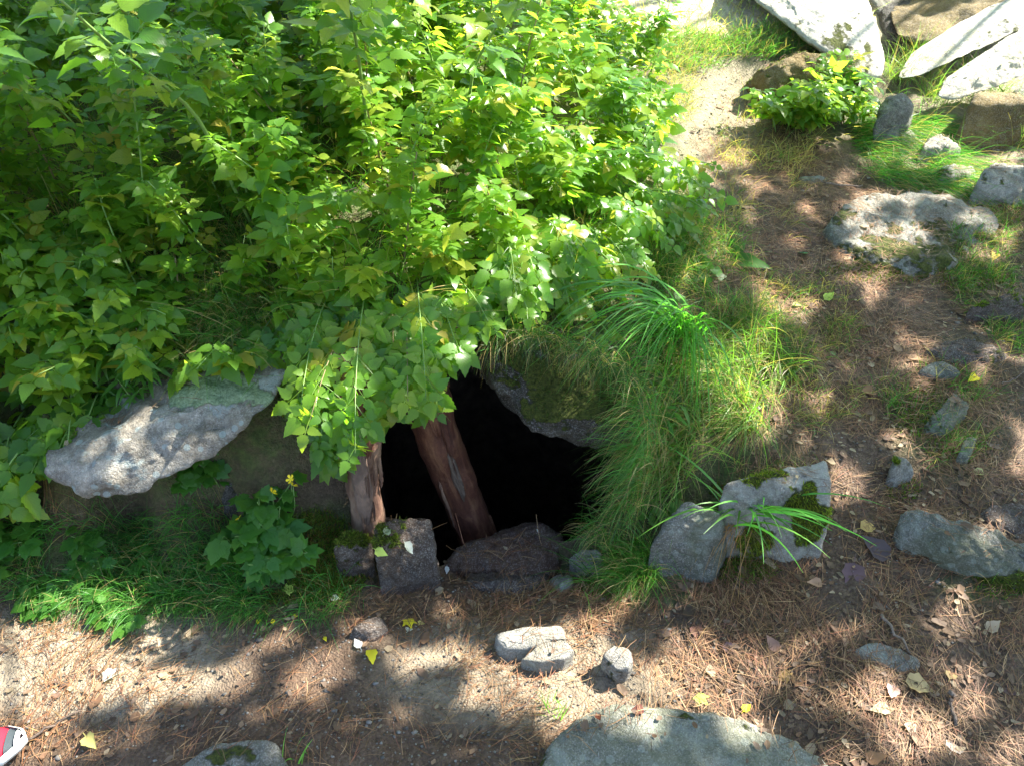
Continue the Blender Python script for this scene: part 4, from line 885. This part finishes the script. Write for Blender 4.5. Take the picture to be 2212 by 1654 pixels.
# ---------------------------------------------------------------- litter
NEED = [(1850,1480,520,240,1),(1900,1000,300,400,.9),(1650,1300,400,60,1),(1250,1320,320,60,.8),(1080,1300,200,60,.55),(900,1330,260,90,.45),(1150,1560,260,90,.35),(1200,1450,300,100,.38),(300,1500,480,180,.38),
        (700,1520,350,150,.16),(1750,600,260,260,.55),(1650,400,160,200,.5),(2100,550,160,200,.5),(2060,330,170,90,.35),(1080,1220,110,30,.7),(540,1340,300,60,.35),(300,1110,250,50,.3),(460,830,120,40,.5),(1700,800,200,120,.6)]
def needles(regions, n, label, L=(.028, .065), w=(.0010, .0017), zoff=.012):
    p = sample(regions, n, clump=0); kk = fbm(p, 5, 3, 41) + .9 > R.rand(len(p)) * 1.1; p = p[kk]; p = on_rock(p, .3); m = len(p); az = 1.1 + 1.6 * fbm(p, 3, 2, 61) + R.randn(m) * .75; p[:, 2] += R.uniform(.002, zoff, m)
    c = np.array([.145, .074, .034]) * R.uniform(.35, 1.7, (m, 1)) * R.uniform(.85, 1.15, (m, 3))
    li = R.rand(m) < .10; c[li] = np.array([.36, .22, .11]) * R.uniform(.6, 1.2, (li.sum(), 1))
    D = np.stack([np.cos(az), np.sin(az), R.uniform(-.12, .3, m)], -1); wd = np.stack([-np.sin(az), np.cos(az), 0 * az], -1) * R.uniform(-.6, .6, (m, 1))
    me = strips('pine_needles', p, D, R.uniform(*L, m), R.uniform(*w, m), .15, 3, c, M_NEEDLE, True, .5, wd, True)
    return tag(link('pine_needles', me), label, 'pine needles', kind='stuff')
needles(NEED, 56000, 'rust brown pine needles strewn over the soil and path')
def litter(regions, n, label):
    p = on_rock(sample(regions, n), .3); m = len(p); p[:, 2] += .006; az = R.uniform(0, 6.28, m); s = R.uniform(.004, .009, m) * (1 + .9 * (R.rand(m) < .1))
    k = 7; th = np.linspace(0, 2 * math.pi, k, endpoint=False)[None] + R.uniform(-.3, .3, (m, k)); r = s[:, None] * R.uniform(.6, 1.1, (m, k))
    lx = r * np.cos(th) * 1.3; ly = r * np.sin(th) * .8; lz = R.uniform(-.2, .3, (m, k)) * s[:, None] * .7
    vx = p[:, :1] + lx * np.cos(az)[:, None] - ly * np.sin(az)[:, None]; vy = p[:, 1:2] + lx * np.sin(az)[:, None] + ly * np.cos(az)[:, None]
    V = np.concatenate([p[:, None, :], np.stack([vx, vy, p[:, 2:3] + np.abs(lz)], -1)], 1); b = np.arange(m)[:, None] * (k + 1)
    F = np.stack([np.concatenate([b, b + 1 + j, b + 1 + (j + 1) % k], 1) for j in range(k)], 1).reshape(-1, 3)
    pal = np.array([[.15, .085, .05], [.13, .085, .06], [.25, .16, .10], [.18, .125, .09], [.30, .23, .15], [.11, .075, .05]]); c = pal[R.randint(0, 6, m)] * R.uniform(.6, 1.2, (m, 1))
    return tag(link('leaf_litter', mkmesh('leaf_litter', V.reshape(-1, 3), F, M_DEAD, False, col=np.repeat(c, k + 1, 0))), label, 'leaf litter', kind='stuff')
litter(NEED, 3000, 'small brown leaf fragments and bark chips scattered in the litter')
def pebbles(n):
    D, F = ico(1); p = sample([(1000,1500,800,180,.6),(200,1480,400,160,.6),(1900,900,350,500,.25),(1100,1250,150,50,.6),(1600,350,150,250,.3)], n); m = len(p)
    s = R.uniform(.001, .0032, m) * (1 + 1.5 * (R.rand(m) < .05)); v = D[None] * R.uniform(.6, 1.3, (m, len(D), 1)) * s[:, None, None] * np.stack([R.uniform(.8, 1.5, m), R.uniform(.7, 1.2, m), R.uniform(.4, .8, m)], -1)[:, None]
    V = v + p[:, None] + np.array([0, 0, .001]); b = (np.arange(m) * len(D))[:, None, None]
    c = R.uniform(.05, .26, (m, 1)) * np.array([1, .92, .84])
    return tag(link('gravel', mkmesh('gravel', V.reshape(-1, 3), (F[None] + b).reshape(-1, 3), M_DEAD, True, col=np.repeat(c, len(D), 0))), 'grit and crumbs of soil on the trodden ground', 'gravel', kind='stuff')
pebbles(7000)
# fallen leaves one can pick out
def fallen(px, py, s, col, label, kind='ovate', dz=.008):
    g = hit(px, py, .006); rn = None
    hb = BV.ray_cast(Vector(CAM), Vector(nrm(ray(px, py))), 9)
    if hb[0] is not None and (hb[0] - Vector(CAM)).length < np.linalg.norm(g - CAM) + .03 and hb[1].z > .35: g = np.array(hb[0]) + np.array(hb[1]) * .005; rn = np.array(hb[1])
    if kind == 'maple':
        parts = [leaflet(l * s, l * s * .55, 6, .1, .2, .18, (0, 0, 0), a, 0, int(px + a * 9)) for a, l in ((0, .6), (.9, .5), (-.9, .5), (1.9, .33), (-1.9, .33))]
        V, F, U = join(parts)
    else: V, F, U = join([stalk((0, -s * .25, 0), (0, 0, 0), .0008), leaflet(s, s * .62, 7, R.uniform(.1, .7), R.uniform(-.8, 1.0), .07, (0, 0, 0), 0, 0, int(px))])
    q = vnoise(V, 60, 3) * .25 + .9
    me = mkmesh('fallen_leaf', V, F, M_DEAD, True, col=np.clip(np.array(col) * q[:, None], 0, 1), uv=U); o = link('fallen_leaf', me, None, g)
    e = .03; n = nrm(np.array([zf(g[0] - e, g[1]) - zf(g[0] + e, g[1]), zf(g[0], g[1] - e) - zf(g[0], g[1] + e), 2 * e])); n = rn if rn is not None else n; qd = Vector(n).to_track_quat('Z', 'Y') @ Matrix.Rotation(R.uniform(0, 6.28), 3, 'Z').to_quaternion() @ Matrix.Rotation(R.uniform(-.2, .2), 3, 'X').to_quaternion()
    o.rotation_euler = qd.to_euler(); tag(o, label, 'leaf'); return o
YEL, LIM, TAN, BRN, PUR, WHT, ORG = (.75, .62, .03), (.5, .6, .12), (.5, .36, .17), (.26, .14, .07), (.14, .085, .09), (.62, .62, .58), (.5, .25, .05)
for a in [(882,1338,.055,YEL,'bright yellow lobed leaf on the soil beside the low brown stone','maple'),(800,1402,.045,YEL,'yellow oval leaf on the soil below the low brown stone'),(778,1398,.035,WHT,'white leaf touching the yellow oval leaf'),
          (905,1348,.03,(.6,.5,.2),'dull yellow leaf right of the bright lobed leaf'),(880,1362,.03,WHT,'white underside of a leaf below the bright lobed leaf'),(222,1470,.06,WHT,'big whitish leaf lying in the sun on the left'),
          (185,1588,.05,(.4,.36,.12),'olive yellow leaf near the shoe'),(1508,1503,.06,LIM,'lime green leaf pair at the edge of the large slab','maple'),(1605,1535,.03,YEL,'small yellow leaf right of the lime green one'),(1955,1470,.075,TAN,'curled tan leaf below the half buried grey stone'),
          (1858,1140,.06,(.5,.35,.12),'golden brown leaf on the needles above the dark torn bark'),(1888,845,.06,BRN,'curled brown leaf on the needle path'),(1780,648,.05,LIM,'pale yellow green leaf lying in the upper sun spot'),(1710,660,.035,(.6,.6,.25),'smaller pale leaf left of the yellow green one'),
          (1803,768,.04,(.3,.5,.2),'pale green leaf lying by itself on the path'),(2108,812,.05,YEL,'half yellow half green leaf on the right'),(2125,1022,.045,(.5,.45,.2),'cream coloured leaf near the thin splinter stone'),(2113,505,.05,ORG,'rusty leaf on the wide mossy rock'),
          (2150,548,.05,(.6,.42,.08),'amber leaf right of the wide mossy rock'),(1725,545,.06,(.12,.24,.14),'dark green fallen leaf on the upper path'),(1775,1260,.045,(.4,.24,.15),'round pinkish brown leaf below the mossy pale rock'),(1160,1148,.01,WHT,'tiny white petal on the sill'),
          (965,1222,.025,WHT,'small white leaf on the sill beside the square block'),(830,1150,.035,(.3,.34,.2),'pale leaf on the square block, rearmost'),(870,1170,.045,(.5,.52,.45),'crumpled pale leaf in the middle of the square block'),(812,1185,.04,LIM,'yellow green leaf on the left edge of the square block'),
          (890,1190,.03,LIM,'small lime leaf on the face of the square block'),(912,1172,.03,(.5,.5,.3),'faded leaf at the right edge of the square block'),(750,1215,.04,(.65,.6,.3),'cream leaf against the mossy stone'),(770,1222,.035,(.65,.6,.35),'second cream leaf leaning on the mossy stone'),
          (620,1275,.05,LIM,'pale lobed leaf under the yellow flowered herb','maple'),(715,1290,.03,WHT,'white petal like leaf below the moss carpet'),(1390,1535,.04,(.16,.06,.045),'dark red brown leaf on the large slab'),(1290,1545,.025,(.25,.08,.05),'small reddish leaf on the left part of the large slab'),
          (1700,1460,.06,(.42,.26,.1),'tan lobed leaf in the bottom right needles','maple'),(1730,1480,.045,BRN,'brown leaf beside the tan lobed leaf'),(1930,1480,.05,(.5,.3,.25),'pinkish leaf among needles below the curled tan leaf'),(2050,1465,.04,TAN,'light tan leaf at lower right'),
          (1920,1530,.05,(.6,.5,.3),'cream torn leaf near the bottom right'),(1955,1560,.045,(.6,.48,.35),'pale peach leaf near the bottom right'),(2055,1620,.06,(.5,.42,.36),'grey beige leaf at the bottom right'),(1845,1215,.09,PUR,'pale edged piece of dark torn bark on the needles'),
          (1920,1205,.1,(.08,.06,.065),'dark torn bark lying right of its pale edge'),(1680,1405,.05,(.3,.17,.12),'reddish brown leaf left of the buried stone'),(1500,1350,.05,(.17,.08,.06),'dark brown leaf on needles below the angular rock'),(1560,1395,.05,PUR,'purplish leaf below the two rocks'),
          (1290,1350,.04,BRN,'brown leaf above the upright pale stone'),(2130,1360,.05,(.4,.3,.2),'dull leaf at the right edge above the bottom'),(1220,1190,.03,LIM,'lime leaf in the shade at the right of the sill'),(560,1335,.022,YEL,'small yellow petal on dark soil'),(590,1345,.02,YEL,'yellow petal fallen beside the grass'),
          (640,1330,.018,YEL,'tiny yellow petal near the moss'),(700,1375,.016,YEL,'lone yellow petal on the dark soil band'),(1870,1640,.05,BRN,'brown leaf at the bottom edge right of the large slab'),(2180,1500,.05,PUR,'dark leaf at the right edge near the bottom'),(1940,760,.05,(.35,.22,.13),'brown leaf beside the dark flat stone'),
          (1960,770,.05,(.4,.25,.15),'light brown leaf touching the dark flat stone'),(1620,880,.05,(.5,.35,.2),'tan leaf caught in the sunlit grass')]:
    px, py = a[:2]
    dz = .008
    if 800 < px < 935 and 1140 < py < 1200: dz = .10
    elif 1150 < px < 1600 and 1510 < py: dz = .055
    elif px == 1740: dz = .03
    elif px == 2113: dz = .06
    a = list(a); a[2] *= .85; fallen(*a[:5], kind=a[5] if len(a) > 5 else 'ovate', dz=dz)
# twigs
def twig(p0, p1, r, label, lift=.012, mat=None):
    a = hit(*p0); b = hit(*p1); path = []
    for t in np.linspace(0, 1, 9):
        q = a * (1 - t) + b * t; q = q + R.randn(3) * np.array([.004, .004, 0]); q[2] = float(zf(q[0], q[1])) + lift; path.append(q)
    org = np.array(path[0]); o = tube('twig', path, np.linspace(r, r * .5, 9), mat or M_TWIG, None, 6, 0, 0, org); o.location = org; return tag(o, label, 'twig')
twig((1782,402), (1862,408), .004, 'thin dark twig lying above the wide mossy rock')
twig((2050,1500), (2058,1570), .006, 'short thick twig stub in the needles at the lower right')
twig((840,1245), (935,1272), .002, 'thin root like twig crossing below the square block')
twig((2155,835), (2225,800), .002, 'pale thin twig at the right edge')
twig((1840,470), (1880,500), .003, 'small twig lying on the path beside the wide mossy rock', .03)
twig((60,1600), (170,1545), .0035, 'straw coloured twig near the shoe', mat=M_SCAR)
twig((1150,1515), (1085,1560), .0022, 'dry stalk left of the large slab', mat=M_SCAR)
twig((1900,1330), (1960,1420), .004, 'brown stick above the half buried grey stone')
# dry stalk leaning over the slab
a = hit(500, 700); b = pY(533, 848, 1.56); path = lerp_path(a, b, 8, .01)
o = tube('dry_stalk', path, np.linspace(.002, .003, 8), M_TWIG, None, 6, 0, 0, np.array(path[0])); o.location = path[0]; tag(o, 'dry brown stalk leaning down onto the pale slab', 'stalk')

# ---------------------------------------------------------------- shoe at the lower left
def shoe():
    g = hit(-100, 1645); root = bpy.data.objects.new('shoe', None); C.collection.objects.link(root); root.location = (g[0], g[1], g[2] + .004)
    tag(root, 'red and black sports shoe with white toe entering at the bottom left corner', 'shoe')
    M1 = simple('red_mesh', (.55, .012, .03), .7, 500, .4); M2 = simple('dark_rubber', (.035, .045, .05), .6); M3 = simple('white_rubber', (.75, .76, .72), .45); M4 = simple('navy_fabric', (.02, .025, .06), .8)
    def half(t): return (.034 + .016 * math.sin(math.pi * min(1, t * 1.1)) * t) * min(1, math.sqrt(max(0, (1 - t) * 7))) * min(1, math.sqrt(t * 12 + .25))
    def loft(name, zlo, zhi, t0, t1, grow_, mat):
        V = []; F = []; n = 22; m = 16
        for i in range(n + 1):
            t = t0 + (t1 - t0) * i / n; w = half(t) + grow_; x = -.15 + .29 * t
            for j in range(m + 1):
                a = math.pi * j / m; c, s = math.cos(a), math.sin(a)
                V.append((x, w * math.copysign(abs(c) ** .7, c), zlo(t) + (zhi(t) - zlo(t)) * abs(s) ** .7))
        for i in range(n):
            for j in range(m): a = i * (m + 1) + j; F.append([a, a + 1, a + m + 2, a + m + 1])
        return link(name, mkmesh(name, V, F, mat), root)
    top = lambda t: .03 + .062 * sstep(.98, .35, t) * (1 + .1 * (t < .35))
    loft('upper', lambda t: .018, top, .02, .985, 0, M1)
    loft('toe_guard', lambda t: .018, lambda t: .004 + float(top(t)), .90, .975, .0018, M2)
    # sole: a full ring with flat bottom
    V = []; F = []; n = 56
    for zz, gg in ((0, .0), (.010, .002), (.022, .002), (.026, .0)):
        for k in range(n):
            u = k / n * 2; t = u if u < 1 else 2 - u; w = half(min(max(t, 0.0), .9995)) + gg; sg = 1 if u < 1 else -1
            V.append((-.15 + .298 * t - .002 + gg * (2 * t - 1) * 2, sg * w, zz + .012 * sstep(.8, 1, t)))
    for r in range(3):
        for k in range(n): F.append([r * n + k, r * n + (k + 1) % n, (r + 1) * n + (k + 1) % n, (r + 1) * n + k])
    for k in range(n // 2): F.append([k, (n - k) % n, (n - k - 1) % n, k + 1])
    link('sole', mkmesh('sole', V, F, M3), root)
    loft('toe_cap', lambda t: .02, lambda t: .010 + float(top(t)), .965, .999, .004, M3)
    loft('tongue', lambda t: .04, lambda t: .008 + float(top(t)), .38, .68, -.028, M4)
    for k in range(5):
        t = .42 + .055 * k; z = float(top(t)) + .009; x = -.15 + .29 * t
        tube('lace', [(x, -.028, z - .012), (x + .006, -.012, z), (x + .01, .012, z), (x + .004, .028, z - .012)], [.0025] * 4, M3, root, 6)
    root.rotation_euler = (0, 0, rad(14)); return root
shoe()

# ---------------------------------------------------------------- trees off to the right that throw the dappled shade
LIT = [(1560,200,110,130),(1200,560,180,70,.8),(740,700,260,280),(910,300,450,430),(900,200,430,330),(520,330,170,220,.85),(1250,160,260,170),(1340,300,160,230),(1500,0,480,120),(1840,90,130,150),(2050,190,260,120),(2100,300,180,90,.8),(1530,240,100,170,.9),(1760,200,170,120),
       (2170,385,120,45),(1910,530,85,40),(1870,430,70,30,.9),(1990,440,90,25,.7),(1760,650,90,28),(1600,870,140,100),(1450,960,100,130,.8),(1690,1060,130,65),(820,720,220,220),(650,560,200,150,.9),(1180,480,150,110,.7),
       (490,915,95,50),(330,990,60,20,.7),(570,1170,110,110),(50,760,90,260,.75),(470,680,90,110,.8),(250,1320,280,60),(170,1430,300,90),(60,1560,180,120,.7),(1190,1435,290,115),(1400,1470,220,70),(960,1400,130,60,.8),(1850,1500,420,200,.56),
       (1400,800,90,120,.7),(780,1040,40,60,.9),(860,1120,60,40,.7),(1300,1500,160,25,1),(330,1590,160,70,.55),(1500,1380,250,60,.6),(2100,160,200,60),(1700,1370,200,40,.6)]
SHD = [(840,1450,130,60),(600,1400,190,55),(740,1530,260,110),(1990,700,230,110,.6),(950,960,110,190),(1210,840,170,100),(300,1120,300,50),(640,1020,130,80),(1080,1200,160,50),(1450,1170,60,60),(870,1180,60,60,.7)]
def shade_at(Gp):
    px, py = proj(Gp); v = blobs(px, py, LIT) - 1.2 * blobs(px, py, SHD)
    nz = fbm(np.stack([Gp[:, 0], Gp[:, 1], Gp[:, 0] * 0], -1), 6, 3, 55)
    inside = (px > -250) & (px < PW + 250) & (py > -200) & (py < PH + 300)
    return np.where(inside, sstep(.62, .40, v + .17 * nz), .55 * (nz > -.1))
def canopy(n_try):
    gxs = R.uniform(-3.2, 5.5, n_try); gys = R.uniform(.2, 6.5, n_try); gz = zf(gxs, gys)
    ax, ay = proj(np.stack([gxs, gys, gz], -1)); veg = inpoly(ax, ay, VEG); gz = gz + np.where(veg, .3, .03)
    Gp = np.stack([gxs, gys, gz], -1); k = R.rand(n_try) < shade_at(Gp)
    for hh in (.3, .6, .9):
        a2, b2 = proj(Gp + SUN * hh); k &= ~((((a2 - 900) / 430) ** 2 + ((b2 - 230) / 330) ** 2 < 1) & (Gp[:, 1] > 1.9))
    Gp = Gp[k]
    t = R.uniform(3.6, 6.4, len(Gp)); return Gp + SUN * t[:, None]
cl = canopy(15000)
tc = np.array([[4.6, 0.2], [5.4, 3.0], [4.4, 5.2], [2.4, 3.9]])[:, :]
own = np.argmin(((cl[:, None, :2] - np.array([[3.2, 1.2], [5.6, 2.6], [3.2, 5.0], [1.0, 3.4]])[None]) ** 2).sum(-1), 1)
trunks = [(5.2, -1.2), (8.2, 2.4), (6.2, 7.2), (-1.2, 7.5)]
labs = ['tall tree out of frame at the near right whose branches shade the foreground', 'tall tree out of frame to the right that dapples the path with light', 'tree beyond the boulders at the far right shading the upper path', 'tree beyond the thicket whose crown shades its left part']
for ti in range(4):
    q = cl[own == ti]
    if len(q) < 5: continue
    tx, ty = trunks[ti]; tz = float(zf(tx, ty)); root = bpy.data.objects.new('tree', None); C.collection.objects.link(root); root.location = (tx, ty, tz); tag(root, labs[ti], 'tree'); org = np.array([tx, ty, tz])
    H = 9.0; tube('trunk', [(tx + .05 * math.sin(k), ty, tz - .2 + H * k / 10) for k in range(11)], np.linspace(.2, .06, 11), M_TRUNK, root, 14, .01, ti, org)
    kk = q[R.choice(len(q), min(26, len(q)), replace=False)]
    for e2 in kk:
        st = np.array([tx, ty, min(tz + H * .9, max(tz + 1.5, e2[2] - .6 + R.uniform(-.3, .3)))]); mid = (st + e2) / 2 + np.array([0, 0, .25]); path = np.array([st, (st + mid) / 2 + [0, 0, .1], mid, (mid + e2) / 2 + [0, 0, .03], e2])
        tube('limb', path, np.linspace(.035, .006, 5), M_TRUNK, root, 6, 0, 0, org)
    m = len(q); L = R.uniform(.09, .17, m); az = R.uniform(0, 6.28, m); yd = nrm(np.stack([np.cos(az), np.sin(az), R.uniform(-.5, .4, m)], -1)); up = nrm(SUN + R.randn(m, 3) * .6); xd = nrm(np.cross(yd, up))
    oc = np.array([(0, 0), (.36, .25), (.42, .5), (.2, .85), (0, 1), (-.2, .85), (-.42, .5), (-.36, .25)])
    V = q[:, None] - org + (xd[:, None] * oc[None, :, :1] + yd[:, None] * (oc[None, :, 1:] - .5)) * L[:, None, None]
    b = np.arange(m)[:, None] * 8; F = np.concatenate([b + np.array([[0, 1, 6, 7]]) * 0 + np.array([[0, 1, 2, 6]]), b + np.array([[2, 3, 5, 6]]), b + np.array([[3, 4, 5, 5]])], 0)
    F = F[F[:, 2] != F[:, 3]]; F2 = b + np.array([[0, 6, 7]]); 
    tri = np.vstack([b + np.array([[0, 1, 2]]), b + np.array([[0, 2, 6]]), b + np.array([[0, 6, 7]]), b + np.array([[2, 3, 5]]), b + np.array([[2, 5, 6]]), b + np.array([[3, 4, 5]])])
    link('crown', mkmesh('crown', V.reshape(-1, 3), tri, M_CANOPY, False, col=np.repeat(R.rand(m, 1), 8, 0) * np.ones((1, 3))), root)
print('leaves', NLEAF[0], 'canes', cnt, 'canopy', len(cl), 'objects', len(C.objects))
